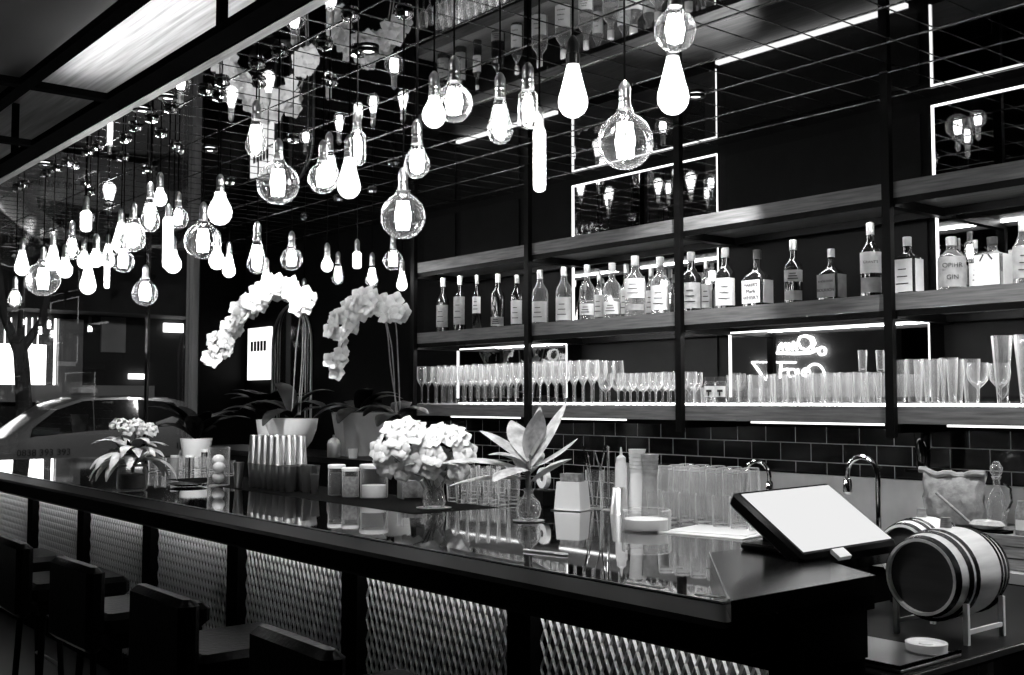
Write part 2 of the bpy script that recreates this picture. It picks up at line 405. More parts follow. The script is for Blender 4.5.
# ------------------------------------------------------------------ bottles
def label_patch(r, z0, z1, a0, a1, seg=10, sx=1, sy=1):
    g = MB(); vs = []; fs = []
    for i in range(seg+1):
        a = a0 + (a1-a0)*i/seg
        for z in (z0,z1): vs.append((r*math.cos(a)*sx, r*math.sin(a)*sy, z))
    for i in range(seg): fs.append((2*i,2*i+2,2*i+3,2*i+1))
    return g.add(vs, fs)
VIEW = -PI/2 + .55   # labels turned toward the guests
def bottle(x, w, ytop, style, label, Y=4.41, body='dark_glass', cap='cap_light', lab='label_paper', text=None, shape=None, zb=2.0275, L=(.12,.55), cat='bottle', grp='spirit bottles on the middle shelf', two=None):
    P = onY(x, ytop, Y); H = P.z - zb; t = (P-EYE).dot(F_)
    r = w*t/1100/2
    o = thing('liquor_bottle', label, cat, (P.x, Y, zb), 0, grp)
    if style == 'wine':
        pf = [(.9,0),(1,.015),(1,.56),(.92,.63),(.55,.70),(.36,.75),(.33,.97),(.36,.975),(.36,1)]
    elif style == 'round':
        pf = [(.92,0),(1,.015),(1,.58),(.9,.65),(.5,.74),(.36,.78),(.34,1)]
    elif style == 'tall':
        pf = [(.92,0),(1,.01),(1,.5),(.95,.6),(.6,.70),(.38,.8),(.32,1)]
    elif style == 'square':
        pf = [(.92,0),(1,.015),(1,.6),(.9,.66),(.42,.72),(.32,.76),(.30,1)]
    elif style == 'squat':
        pf = [(.92,0),(1,.02),(1,.48),(.85,.56),(.45,.64),(.30,.70),(.28,1)]
    elif style == 'bulge':
        pf = [(.8,0),(.88,.02),(1,.3),(1.0,.5),(.7,.62),(.4,.68),(.33,.74),(.3,1)]
    prof = [(a*r, b*H*.97) for a,b in pf]
    if style in ('square','squat'):
        g = MB(); g.squircle([(a,b*H*.97) for a,b in pf], r, r*.8, 24, 5)
    else:
        g = MB(); g.solid(prof, 24)
    g.obj('glass_body', body, o)
    if body == 'bottle_clear':
        q = [(a*.93, max(b,.006)) for a,b in prof if b < H*.35]; q.append((r*.93,H*.36)); 
        if style not in ('square','squat'): MB().solid(q,20).obj('liquid', 'bottle_clear', o)
    cr = pf[-1][0]*r*1.12
    MB().solid([(cr,H*.84),(cr*1.02,H*.99),(cr*.9,H)], 16).obj('cap', cap, o)
    if style in ('square','squat'):
        ww = r*.86
        g = MB().box((-ww,-r*.8-.0016,H*L[0]),(ww,-r*.8-.0002,H*L[1])); lb = g.obj('label', lab, o, smooth=False)
        g = MB().box((r+.0002,-r*.6,H*L[0]),(r+.0016,r*.6,H*L[1])); g.obj('label', lab, o, smooth=False)
        ly = -r*.8-.003
        th = 0; tl = (0, ly)
    else:
        g = label_patch(r+.001, H*L[0], H*L[1], VIEW-1.25, VIEW+1.25)
        lb = g.obj('label', lab, o)
        if two: label_patch(r+.0012, H*two[0], H*two[1], VIEW-1.1, VIEW+1.1).obj('label', 'label_grey', o)
        th = VIEW+PI/2; tl = ((r+.003)*math.cos(VIEW), (r+.003)*math.sin(VIEW))
    if text:
        n = len(text)
        for i,s in enumerate(text):
            zz = H*(L[1]-(L[1]-L[0])*(i+.8)/(n+.6))
            text_obj('lettering', s, min(.028, 2.4*r/max(3,len(s))), 'ink', lb, (tl[0],tl[1],zz), (PI/2,0,th))
    else:
        g = MB()
        for i in range(3):
            zz = H*(L[0] + (L[1]-L[0])*(.25+.22*i)); ww = r*(.55-.1*i)
            mt = Matrix.Translation((tl[0],tl[1],zz)) @ Matrix.Rotation(th,4,'Z')
            g.box((-ww,-.0002,-.0022),(ww,.0004,.0022), mt)
        g.obj('lettering', 'ink', lb, smooth=False)
    return o
B = bottle
B(443,13,278,'wine','dark slim wine bottle with grey label, first from the shelf end', L=(.1,.5), lab='label_grey')
B(460,12.5,276,'wine','dark slim wine bottle with bright cap, second from the shelf end', L=(.12,.62), lab='label_grey', two=(.5,.58))
B(477,9,275,'wine','thin dark bottle with a small white label and long pale cap', L=(.3,.6))
B(498,14,274,'round','black squat-labelled bottle with thin neck left of the shelf post', L=(.04,.2), lab='label_grey')
B(517,12,275,'round','narrow bottle with tall pale label half behind the shelf post', L=(.05,.5))
B(540,16,270,'round','clear bottle with white lower label just right of the post', body='bottle_clear', L=(.04,.42))
B(564,16.5,267,'round','clear bottle with white label beside the mirror edge', body='bottle_clear', L=(.04,.45))
B(587,15,265,'wine','clear ribbed bottle standing just inside the mirror edge', body='bottle_clear', L=(.1,.3))
B(599,11,272,'round','small clear bottle in the back row between two taller clear ones', Y=4.6, body='bottle_clear', grp='back row bottles on the middle shelf')
B(612,17,263,'wine','clear bottle with a low label and bell shoulder under the globe bulb', body='bottle_clear', L=(.08,.3))
B(626,14,264,'bulge','round-shouldered clear bottle in the back row beside the widest clear bottle', Y=4.6, body='bottle_clear', grp='back row bottles on the middle shelf')
B(635,21,256,'round','widest clear bottle with white label and long pale cap', body='bottle_clear', L=(.3,.62), two=(.1,.2))
B(651,12,268,'round','pale short bottle in the back row left of the post', Y=4.6, body='bottle_clear', grp='back row bottles on the middle shelf')
B(660,19,257,'wine','pale bottle with conical shoulders just left of the second post', body='bottle_clear', L=(.08,.5))
B(691,20,252,'wine','whiskey bottle with pale sleeve and label just right of the second post', L=(.06,.48), lab='label_grey')
B(706,11.5,260,'round','thin pale bottle in the back row between two sleeved whiskey bottles', Y=4.58, body='bottle_clear', grp='back row bottles on the middle shelf')
B(725,20,248,'wine','dark whiskey bottle with tall pale sleeve and broad label', L=(.06,.5), lab='label_paper')
B(757,26,250,'squat','square bourbon bottle with broad white label and dark dipped neck', cap='cap_dark', text=["MAKER'S","Mark","WHISKY"], L=(.06,.46))
B(793,18.5,240,'wine','dark bottle with two small ragged labels, third bay', L=(.34,.52), lab='label_grey', two=(.05,.2))
B(831,24,249,'squat','short square bottle with large grey label, third bay', text=['KNOB CREEK','BOURBON'], L=(.06,.5), lab='label_grey')
B(870,21,223,'round','tallest dark bottle with stacked labels, left of the right post', L=(.32,.6), text=["GRANT'S"], two=(.06,.26))
B(907,25,237,'square','dark square gin bottle with pale arched label, right of the right post', L=(.04,.6))
B(951,27,237,'round','pale gin bottle with dark oval badge lettered across it', body='bottle_clear', text=['OPIHR','GIN'], L=(.06,.62), lab='label_grey')
B(975,13,240,'round','small pale bottle between the badge bottle and the square white bottle', Y=4.56, body='bottle_clear', grp='back row bottles on the middle shelf')
rk = B(992,30,237,'square','broad square white bottle with brushed black character', body='bottle_clear', L=(.04,.64), cap='cap_dark', text=[' '])
# brushed character on the square bottle
g = MB(); z0 = .10
def stroke(g, a, b, w=.004, y=-.043):
    d = Vector((b[0]-a[0],0,b[1]-a[1])); L_ = d.length; an = math.atan2(d.z,d.x)
    g.box((0,-.0005,-w/2),(L_,.0005,w/2), Matrix.Translation((a[0],y,a[1])) @ Matrix.Rotation(-an,4,'Y'))
rr = 30*(onY(992,237,4.41)-EYE).dot(F_)/2200*.8+.0045
for a,b in (((-.004,.165),(.004,.155)),((-.028,.145),(.028,.147)),((-.012,.135),(-.028,.108)),((.008,.135),(.026,.112))): stroke(g,a,b,.006,-rr)
g.obj('lettering', 'ink', rk, smooth=False)
B(1011,13,250,'round','small pale bottle in the back row behind the right edge bottle', Y=4.56, body='bottle_clear', grp='back row bottles on the middle shelf')
B(1022,20,221,'tall','tall patterned bottle cut by the right edge of the photo', body='bottle_clear', L=(.1,.6), lab='label_grey')

# ------------------------------------------------------------------ glassware prototypes (meshes)
def gmesh(name, outer, seg=16, mat='glassware', inner=None):
    g = MB(); g.lathe(outer, seg)
    return g.mesh(name, mat, 60 if name in ('flute','coupe') else 12)
GW = {
 'flute': gmesh('flute', [(.001,.001),(.032,.001),(.033,.004),(.008,.010),(.0045,.02),(.0045,.12),(.012,.135),(.030,.165),(.035,.20),(.033,.235),(.030,.262),(.0285,.262),(.031,.22),(.032,.19),(.026,.165),(.001,.142)], 14),
 'coupe': gmesh('coupe', [(.001,.001),(.036,.001),(.037,.004),(.010,.009),(.005,.02),(.005,.075),(.02,.088),(.038,.11),(.043,.14),(.040,.18),(.0385,.18),(.041,.14),(.034,.108),(.001,.09)], 16),
 'tumbler': gmesh('tumbler', [(.001,.001),(.030,.001),(.034,.006),(.038,.095),(.0365,.095),(.0325,.014),(.001,.012)], 16),
 'highball': gmesh('highball', [(.001,.001),(.026,.001),(.028,.005),(.034,.155),(.0325,.155),(.0265,.018),(.001,.014)], 11),
 'pint': gmesh('pint', [(.001,.001),(.025,.001),(.028,.006),(.032,.08),(.037,.205),(.0355,.205),(.0305,.08),(.026,.02),(.001,.016)], 11),
 'pilsner': gmesh('pilsner', [(.001,.001),(.028,.001),(.029,.008),(.021,.02),(.024,.06),(.042,.29),(.040,.29),(.022,.06),(.001,.03)], 11),
 'shot': gmesh('shot', [(.001,.001),(.018,.001),(.02,.004),(.024,.06),(.0225,.06),(.0185,.012),(.001,.01)], 12),
}
GL = 1.5355
def glass_rows(kind, x0, x1, pitch, Ys, label, group, name, z=GL, jit=.006, sc=1.0):
    X0 = onY(x0,400,Ys[0]).x; X1 = onY(x1,400,Ys[0]).x; n = int((X1-X0)/pitch)
    for j,Y in enumerate(Ys):
        for i in range(n+1):
            X = X0 + pitch*i + (pitch*.5 if j%2 else 0)
            if X > X1+.01: continue
            o = mesh_obj(name, GW[kind], None, (X+random.uniform(-1,1)*jit*.5, Y+random.uniform(-1,1)*jit*.3, z), sc*random.uniform(.99,1.01), (random.uniform(-.012,.012),random.uniform(-.012,.012),random.uniform(0,6)))
            tag(o, label, 'glass', group)
glass_rows('flute', 422, 594, .0785, (4.36,4.46,4.56), 'tall stemmed glass standing at the far end of the lowest wall shelf', 'stemmed glasses at the far end', 'stemmed_glass')
glass_rows('coupe', 606, 680, .098, (4.38,4.48,4.58), 'wide wine glass on the lowest shelf beside the second post', 'wide wine glasses by the second post', 'wine_glass')
glass_rows('tumbler', 688, 704, .085, (4.36,4.47), 'short tumbler on the lowest shelf right of the second post', 'short tumblers by the second post', 'tumbler_glass')
glass_rows('highball', 733, 876, .073, (4.36,4.48), 'straight highball glass in front of the neon-reflecting mirror', 'highball glasses below the neon reflection', 'highball_glass')
glass_rows('highball', 864, 878, .075, (4.35,4.43), 'highball glass stacked on top of others beside the right post', 'upper highball glasses at the right post', 'highball_glass', z=GL+.157, sc=.62)
glass_rows('pint', 899, 962, .078, (4.36,4.48), 'tall tapered beer glass on the lowest shelf right of the right post', 'beer glasses right of the right post', 'beer_glass')
glass_rows('coupe', 978, 990, .088, (4.36,4.46), 'rounded wine glass between the beer glasses and the flared glasses', 'rounded glasses right of the beer glasses', 'wine_glass')
glass_rows('pilsner', 1003, 1060, .094, (4.37,4.47,4.57), 'tall flared beer glass at the right edge of the lowest shelf', 'flared glasses at the right edge', 'flared_glass', jit=.002)
for x,lab in ((710,'left'),(721,'right')):
    P = onY(x,405,4.36); o = thing('glass_jar', 'clear jar with dark pictured label, %s one of the pair on the lowest shelf'%lab, 'jar', (P.x,4.36,GL), 0, 'pictured jars on the lowest shelf')
    MB().lathe([(.001,.001),(.028,.001),(.030,.006),(.030,.11),(.024,.125),(.024,.14)],18).obj('glass_body','glassware',o)
    label_patch(.031,.045,.10,VIEW-1,VIEW+1).obj('label','label_paper',o)
    g = MB(); mt = Matrix.Translation((.033*math.cos(VIEW),.033*math.sin(VIEW),.07)) @ Matrix.Rotation(VIEW+PI/2,4,'Z')
    g.box((-.014,-.0004,0),(.014,.0004,.012),mt); g.box((-.006,-.0004,-.02),(.002,.0004,0),mt); g.obj('lettering','ink',o,smooth=False)
    MB().solid([(.026,.125),(.026,.148)],16).obj('lid','cap_dark',o)

# dark tumbler upside down on a tile hook
# ------------------------------------------------------------------ bulbs
bp = {
 'G': ([(.13,0),(.15,-.06),(.19,-.13),(.30,-.20),(.42,-.33),(.485,-.48),(.5,-.62),(.485,-.76),(.42,-.9),(.3,-1.02),(.16,-1.09),(.001,-1.11)], .165, .60, (.16,-.28,-.90)),
 'M': ([(.18,0),(.19,-.08),(.24,-.16),(.36,-.26),(.45,-.38),(.495,-.52),(.5,-.62),(.47,-.79),(.38,-.95),(.25,-1.06),(.1,-1.11),(.001,-1.12)], .12, .60, (.20,-.26,-.88)),
 'T': ([(.2,0),(.22,-.12),(.30,-.45),(.40,-.85),(.48,-1.15),(.5,-1.32),(.47,-1.5),(.36,-1.68),(.2,-1.8),(.001,-1.85)], .085, .93, (.24,-.35,-1.5)),
 'P': ([(.22,0),(.24,-.18),(.33,-.38),(.45,-.6),(.5,-.82),(.47,-1.02),(.36,-1.22),(.2,-1.34),(.001,-1.38)], .075, .7, (.25,-.3,-1.1)),
 'C': ([(.25,0),(.32,-.1),(.47,-.25),(.5,-.4),(.5,-1.6),(.46,-1.8),(.3,-1.95),(.001,-2.0)], .06, 1.0, (.25,-.4,-1.6)),
 'L': ([(.35,0),(.45,-.15),(.5,-.4),(.5,-4.5),(.44,-4.8),(.25,-4.96),(.001,-5)], .04, 2.5, (.3,-.5,-4.5)),
}
BM = {}
for k,(prof,d,cen,(fr,f0,f1)) in bp.items():
    for gl in (0,1):
        BM[k,gl] = MB().lathe(prof, 28).mesh('bulb_envelope', 'bulb_glow' if gl else 'bulb_glass', 80)
    g = MB()
    n = 8; tk = {'L':.12,'G':.028,'M':.04}.get(k,.05)
    for i in range(n):
        a = 2*PI*i/n
        g.tube([(fr*.7*math.cos(a),fr*.7*math.sin(a),f0),(fr*math.cos(a+.4),fr*math.sin(a+.4),(f0+f1)/2),(fr*.75*math.cos(a+.8),fr*.75*math.sin(a+.8),f1)], tk, 5)
    BM[k,'f'] = g.mesh('filament', 'filament', 80)
    BM[k,'s'] = MB().solid([(.09 if k in 'GM' else .12,0.01),(.05,f0*.5),(.03,f0)],8).mesh('stem', 'bulb_glass')
sock = MB().solid([(.019,0),(.0195,.012),(.017,.014),(.0185,.02),(.0165,.026),(.0185,.032),(.0165,.038),(.018,.044),(.0175,.066),(.012,.078),(.005,.086)],14).mesh('socket','steel')
sock2 = MB().solid([(.020,0),(.021,.03),(.018,.033),(.018,.06),(.012,.075),(.005,.085)],14).mesh('socket','cap_dark')
canopy = MB().solid([(.034,0),(.036,-.006),(.030,-.018),(.01,-.024),(.004,-.026)][::-1],18).mesh('ceiling_cup','chrome')
bulbs = [ # x, y centre, width, kind, glowing shell
 (625,141,56,'G',0),(675,30,42,'M',0),(673,86,32,'T',1),(573,91,30,'T',1),(539.5,160,13,'L',1),(528,109,20,'C',0),(500,121,26,'T',0),
 (454,103,38,'M',0),(434,112,24,'P',1),(403,216,45,'G',0),(417,161,26,'P',0),(349,178,23,'T',1),(357,148,18,'C',0),(323,178,30,'M',0),(329,170,22,'T',0),
 (278,183,42,'G',0),(256,138,21,'T',0),(257,257,19,'T',0),(291.5,259,22,'M',0),(266,282,13,'T',1),(327,264,12,'P',1),(338,274,12,'T',0),
 (357,260,9,'C',1),(372,276,12.5,'T',0),(393,260,20,'M',0),(402,281,11,'T',1),(304,297,14,'M',0),
 (22,263,14,'T',1),(15,298,14,'P',0),(43,279,33,'G',0),(53,258,14,'T',1),(65,268,15,'P',1),(72,247,14,'T',0),(86,221,11,'C',1),(84,260,13,'P',1),
 (96,258,14,'P',1),(88,280,16,'T',1),(107,275,5.5,'L',1),(123,261,22,'M',0),(108,256,13,'T',1),(133,235,25,'P',0),(121,238,17,'T',1),(150,215,19,'T',0),
 (160,197,14,'P',1),(178,218,21,'M',0),(168,243,10.5,'L',1),(173,262,17,'P',1),(203,241,36,'G',0),(220,209,24,'P',1),(229,266,13,'T',1),(217,259,16,'P',1),(145,293,25,'M',0),
]
KN = {'G':'large globe bulb','M':'round globe bulb','T':'teardrop bulb','P':'pear-shaped bulb','C':'short tubular bulb','L':'long tube bulb'}
ORD = ['leftmost','second','third','fourth','fifth','sixth','seventh','eighth','ninth','tenth','eleventh','twelfth']
def region(x): return "over the far end" if x < 245 else ('above the orchids' if x < 440 else 'before the wall shelves')
for bi,(x,y,w_,k,gl) in enumerate(bulbs):
    prof,d,cen,_ = bp[k]
    t = d*1100/w_; r_ = ray(x,y)
    Y = t*r_.y
    Ymin = 2.08; Ymax = 4.15 if x < 405 else 4.0
    if Y < Ymin: t = Ymin/r_.y
    if Y > Ymax: t = Ymax/r_.y
    t *= {1:.93, 2:1.2, 12:1.12, 14:1.16, 34:1.14, 36:1.2, 41:1.1, 46:1.16, 51:1.22, 39:1.25}.get(bi,1)
    P = EYE + r_*t; dd = w_*t/1100
    reg = region(x); peers = sorted(b[0] for b in bulbs if b[3]==k and region(b[0])==reg)
    n = len(peers); i = peers.index(x)
    word = {'glow':'glowing','clear':'clear'}['glow' if gl else 'clear']
    if n == 1: lab = '%s %s hanging %s'%(word, KN[k], reg)
    else: lab = '%s %s, %s%s of the %s ones %s'%(word, KN[k], ORD[i], '' if i==0 else ' from left', {'T':'teardrop','P':'pear','M':'round','G':'large','C':'short tube','L':'long tube'}[k], reg)
    o = thing('pendant_bulb', lab, 'light bulb', (P.x,P.y,CEIL-.004), random.uniform(0,6), 'pendant bulbs over the bar')
    ztop = P.z + cen*dd - (CEIL-.004)     # top of the envelope, local
    mesh_obj('glass_envelope', BM[k,gl], o, (0,0,ztop), dd)
    mesh_obj('filament', BM[k,'f'], o, (0,0,ztop), dd)
    ss = 1.0 if d > .05 else .8
    mesh_obj('socket', sock2 if x > 560 and k=='T' else sock, o, (0,0,ztop-.004), ss)
    MB().tube([(0,0,ztop+.07*ss),(0,0,-.01)], .0032, 6).obj('cord', 'cord_black', o)
    mesh_obj('ceiling_cup', canopy, o, (0,0,-.001), 1)

# ------------------------------------------------------------------ bar counter
bar = thing('bar_counter', 'long black bar counter with glossy top and lit metal mesh front', 'bar counter', (-1.57,1.9,0))
O = (-1.57,1.9,0)
BXL = -9.6
g = MB()
g.box(*loc_box(O,(BXL,2.072,1.045),(-2.12,3.50,BT))); g.box(*loc_box(O,(-2.1201,2.072,1.045),(-1.57,2.45,BT)))
g.obj('worktop', 'gloss_black', bar, smooth=False)
MB().box(*loc_box(O,(BXL,2.0685,1.078),(-1.575,2.0735,1.0815))).obj('edge_strip', 'steel', bar, smooth=False)
MB().box(*loc_box(O,(BXL,1.885,.995),(-1.57,2.068,BT-.002)), bev=.012).obj('armrest', 'armrest_wood', bar)
MB().box(*loc_box(O,(BXL,2.12,.93),(-1.60,2.255,1.044))).obj('fascia', 'black_matte', bar, smooth=False)
g = MB(); g.box(*loc_box(O,(BXL,2.36,.0),(-2.13,3.3,1.044))); g.box(*loc_box(O,(-2.1299,2.36,.0),(-1.76,2.43,1.044))); g.obj('cabinet', 'black_matte', bar, smooth=False)
MB().box(*loc_box(O,(BXL,2.30,0),(-1.6,2.359,.12))).obj('plinth', 'black_matte', bar, smooth=False)
PX = [-9.07,-8.02,-6.97,-5.89,-4.83,-3.78,-2.74]
for X in PX: MB().box(*loc_box(O,(X-.058,2.27,.12),(X+.058,2.358,.93))).obj('post', 'black_matte', bar, smooth=False)
MB().box(*loc_box(O,(-1.759,2.27,.12),(-1.6,2.42,1.044))).obj('post', 'black_matte', bar, smooth=False)
# expanded metal panel
def lattice(W, H, cw=.036, ch=.084):
    g = MB(); th = .0026
    nx = int(W/cw); nz = int(H/(ch/2))
    dx = W/nx
    for j in range(nz):
        z0 = j*ch/2; z1 = (j+1)*ch/2
        for i in range(nx+1):
            xm = i*dx; 
            for s in (-1,1):
                if j % 2 == 0: a, b = (xm, xm+s*dx/2)
                else: a, b = (xm+s*dx/2, xm)
                if min(a,b) < -.001 or max(a,b) > W+.001: continue
                # slanted strand: twisted flat strip
                g.add([(a-th,-.004,z0),(a+th,.002,z0),(b-th,-.004,z1),(b+th,.002,z1),(a-th,-.002,z0),(a+th,.004,z0),(b-th,-.002,z1),(b+th,.004,z1)],
                      [(0,1,3,2),(4,6,7,5),(0,2,6,4),(1,5,7,3)])
    return g
LW = 1.05-.116-.002
lat = lattice(LW,.80).mesh('mesh_panel','mesh_metal',False)
for i,X in enumerate(PX[:-1]+[PX[-1]]):
    x0 = X+.059
    wd = (PX[i+1]-.059-x0) if i < len(PX)-1 else (-1.76-x0)
    o = mesh_obj('mesh_panel', lat, bar, (x0-O[0], 2.315-O[1], .125), (wd/LW,1,1))
MB().box(*loc_box(O,(BXL,2.345,.12),(-1.76,2.359,.99))).obj('back_panel', 'panel_back', bar, smooth=False)
g = MB()
for i,X in enumerate(PX):
    x1 = PX[i+1]-.07 if i < len(PX)-1 else -1.78
    g.box(*loc_box(O,(X+.07,2.262,.965),(x1,2.30,.975)))
g.obj('light_strip', 'led_bar', bar, smooth=False)
# raised end slab
pts = [(-1.57,1.9),(-1.57,2.455),(-1.84,2.60),(-1.84,2.95),(-2.10,2.95),(-2.10,2.45)]
def prism(pts, z0, z1, o=(0,0,0)):
    n = len(pts); vs = [(p[0]-o[0],p[1]-o[1],z0-o[2]) for p in pts] + [(p[0]-o[0],p[1]-o[1],z1-o[2]) for p in pts]
    return MB().add(vs, [tuple(range(n-1,-1,-1)), tuple(range(n,2*n))] + [(i,(i+1)%n,n+(i+1)%n,n+i) for i in range(n)])
prism(pts, 1.0815, 1.127, O).obj('end_slab', 'slab_black', bar, smooth=False)
p1, p2 = Vector((-1.575,1.9,1.1285)), Vector((-2.10,2.45,1.1285))
MB().tube([p1-Vector(O), p2-Vector(O)], .0025, 6).obj('slab_trim', 'chrome', bar)
MB().box(*loc_box(O,(-1.599,2.13,.93),(-1.572,2.42,1.044))).obj('end_panel', 'black_matte', bar, smooth=False)
MB().box(*loc_box(O,(-1.7599,2.36,.0),(-1.58,2.42,1.044))).obj('end_panel', 'black_matte', bar, smooth=False)

# side station
tb = thing('side_table', 'low black side table with steel top carrying the barrel', 'table', (-1.85,3.2,0))
O2 = (-1.85,3.2,0)
MB().box(*loc_box(O2,(-2.10,2.44,.86),(-1.50,3.98,.89)),bev=.004).obj('tabletop','black_steel',tb)
MB().box(*loc_box(O2,(-1.4999,2.44,.872),(-1.494,3.98,.888))).obj('edge_strip','steel',tb,smooth=False)
for sx in (-2.08,-1.56):
    for sy in (2.48,3.9): MB().box(*loc_box(O2,(sx,sy,0),(sx+.04,sy+.04,.8595))).obj('leg','steel',tb,smooth=False)

# back counter
bc = thing('back_counter', 'stainless steel work counter below the tiled wall', 'counter', (-3,4.4,0))
O3 = (-3,4.4,0)
MB().box(*loc_box(O3,(-6.0,4.10,0),(1.5,4.70,.88))).obj('cabinet','black_matte',bc,smooth=False)
MB().box(*loc_box(O3,(-6.0,4.06,.881),(1.5,4.72,.92))).obj('worktop','brushed_steel',bc,smooth=False)
MB().box(*loc_box(O3,(-4.72,4.70,.921),(1.5,4.74,1.19))).obj('splashback','brushed_steel',bc,smooth=False)
# faucets
def faucet(x, ytop, span, label, Y=4.45, s=1.0, rz=0):
    P = onY(x, ytop, Y); o = thing('faucet', label, 'faucet', (P.x,Y,.9205), rz, 'gooseneck faucets')
    H = P.z-.92; r = .075*s
    pts = [(0,0,0),(0,0,H-r)] + [(r-r*math.cos(a)+0, -0, H-r+r*math.sin(a)) for a in [PI*i/10 for i in range(1,11)]] + [(2*r,0,H-r-.04)]
    pts = [(-r+p_[0],0,p_[2]) for p_ in pts]
    MB().tube([(p_[0],p_[1],p_[2]) for p_ in pts], .011, 10).obj('spout','chrome',o)
    MB().solid([(.026,0),(.026,.02),(.016,.03),(.016,.07)],14,Matrix.Translation((-r,0,0))).obj('base','chrome',o)
    MB().tube([(-r,0,.05),(-r-.05,0,.09)],.006,8).obj('handle','chrome',o)
    MB().solid([(.012,H-r-.09),(.02,H-r-.08),(.018,H-r-.03),(.011,H-r-.02)],12,Matrix.Translation((r,0,0))).obj('spray_head','chrome',o)
faucet(757,461,1,'small chrome gooseneck faucet behind the tilted screen, left one')
faucet(862,457,1,'taller chrome gooseneck faucet with spray head, behind the screen corner', Y=4.2, rz=PI)

# ------------------------------------------------------------------ POS screen
pos = thing('till_screen', 'black touch-screen till tilted back, showing a blank white display', 'screen', (-1.93,2.69,1.1275))
A = Vector((-1.815,2.50,1.155)); Bv = Vector((-1.785,2.875,1.165)); Tv = Vector((-2.035,2.50,1.293))
ex = (Bv-A).normalized(); ey = (Tv-A); ey = (ey - ex*ey.dot(ex)).normalized(); ez = ex.cross(ey)
W_, H_ = (Bv-A).length, (Tv-A).length
Mx = Matrix(((ex.x,ey.x,ez.x,A.x+1.93),(ex.y,ey.y,ez.y,A.y-2.69),(ex.z,ey.z,ez.z,A.z-1.1275),(0,0,0,1)))
MB().box((-.018,-.018,-.05),(W_+.018,H_+.02,-.002), Mx, bev=.01).obj('housing','black_steel',pos)
MB().box((0,0,-.0015),(W_,H_,.0008), Mx).obj('display','screen',pos,smooth=False)
MB().box((-.0,-.045,-.008),(.05,-.01,.004), Mx @ Matrix.Translation((.1,0,0))).obj('card_slot','white_plastic',pos,smooth=False)
MB().box((-.16,-.12,0),(.02,.12,.02), bev=.006).obj('base','black_steel',pos)
MB().box((-.13,-.05,.02),(-.05,.05,.105)).obj('stand','black_steel',pos,smooth=False)

# papers beneath
P = onZ(712,532,BT)
o = thing('paper_sheets', 'white paper sheets lying on the bar left of the till', 'paper', (P.x,P.y,BT+.001), .2)
MB().box((-.14,-.15,0),(.20,.15,.004)).obj('sheet','white_paper',o,smooth=False)
MB().box((-.12,-.10,.0041),(.17,.16,.006), Matrix.Rotation(.12,4,'Z')).obj('sheet','white_paper',o,smooth=False)

# ------------------------------------------------------------------ barrels
def barrel(cx, cy, cz, L_, r, label, tap=True, stand=True, zt=.8905):
    o = thing('wooden_barrel', label, 'barrel', (cx,cy,zt))
    rot = Matrix.Translation((0,0,cz-zt)) @ Matrix.Rotation(-PI/2,4,'X')   # local z -> +y
    n = 12; prof = []
    for i in range(n+1):
        t = i/n*2-1; prof.append((r*(1.0-.17*t*t)+.0, t*L_/2))
    pr = [(prof[0][0]-.008,-L_/2+.016),(prof[0][0]-.008,-L_/2)] + prof + [(prof[-1][0]-.008,L_/2),(prof[-1][0]-.008,L_/2-.016)]
    MB().lathe(pr, 40, rot).obj('staves','barrel_wood',o)
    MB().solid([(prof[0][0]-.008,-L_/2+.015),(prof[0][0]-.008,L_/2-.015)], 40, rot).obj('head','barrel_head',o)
    for t0,t1 in ((-.99,-.86),(-.66,-.54),(-.46,-.36),(.46,.54),(.64,.74),(.86,.99)):
        rr = lambda t: r*(1.0-.17*t*t)+.0022
        MB().lathe([(rr(t0)-.003,t0*L_/2),(rr(t0),t0*L_/2),(rr(t1),t1*L_/2),(rr(t1)-.003,t1*L_/2)],40,rot).obj('hoop','barrel_hoop',o)
    MB().solid([(.016,r-.004),(.014,r+.028)],14,Matrix.Translation((0,-L_*.02,cz-zt))).obj('bung','crate_wood',o)
    if stand:
        st = thing('barrel_stand', 'pale metal cradle under the front barrel', 'stand', (cx,cy,zt))
        for s in (-1,1):
            yy = s*L_*.33; rad = r*(1-.17*.44)
            MB().box((r*.78,yy-.006,0),(r*.78+.014,yy+.006,cz-zt-rad*.55)).obj('leg','white_plastic',st,smooth=False)
            MB().box((-r*.78-.014,yy-.006,0),(-r*.78,yy+.006,cz-zt-rad*.55)).obj('leg','white_plastic',st,smooth=False)
            arc = [((rad+.006)*math.sin(a),yy,cz-zt-(rad+.006)*math.cos(a)) for a in [(-55+11*i)*PI/180 for i in range(11)]]
            MB().tube(arc,.004,6).obj('cradle_arm','black_steel',st)
        for s in (-1,1): MB().box((s*(r*.78+.007)-.004,-L_*.33,.028),(s*(r*.78+.007)+.004,L_*.33,.04)).obj('rail','white_plastic',st,smooth=False)
    return o
barrel(-1.685,3.005,1.068,.30,.128,'small pale wooden barrel with dark hoops and black head, nearest the camera')
barrel(-2.005,3.42,1.065,.25,.108,'second small banded barrel half hidden behind the till', stand=False, zt=.8905)
MB().box((-.07,-.09,0),(.07,.09,.0655)).obj("x",'black_steel',smooth=False)
bpy.data.objects['x'].name = 'barrel_block'; o = bpy.data.objects['barrel_block']; o.location = (-2.005,3.42,.8905); tag(o,'dark block holding up the second barrel behind the till','stand')

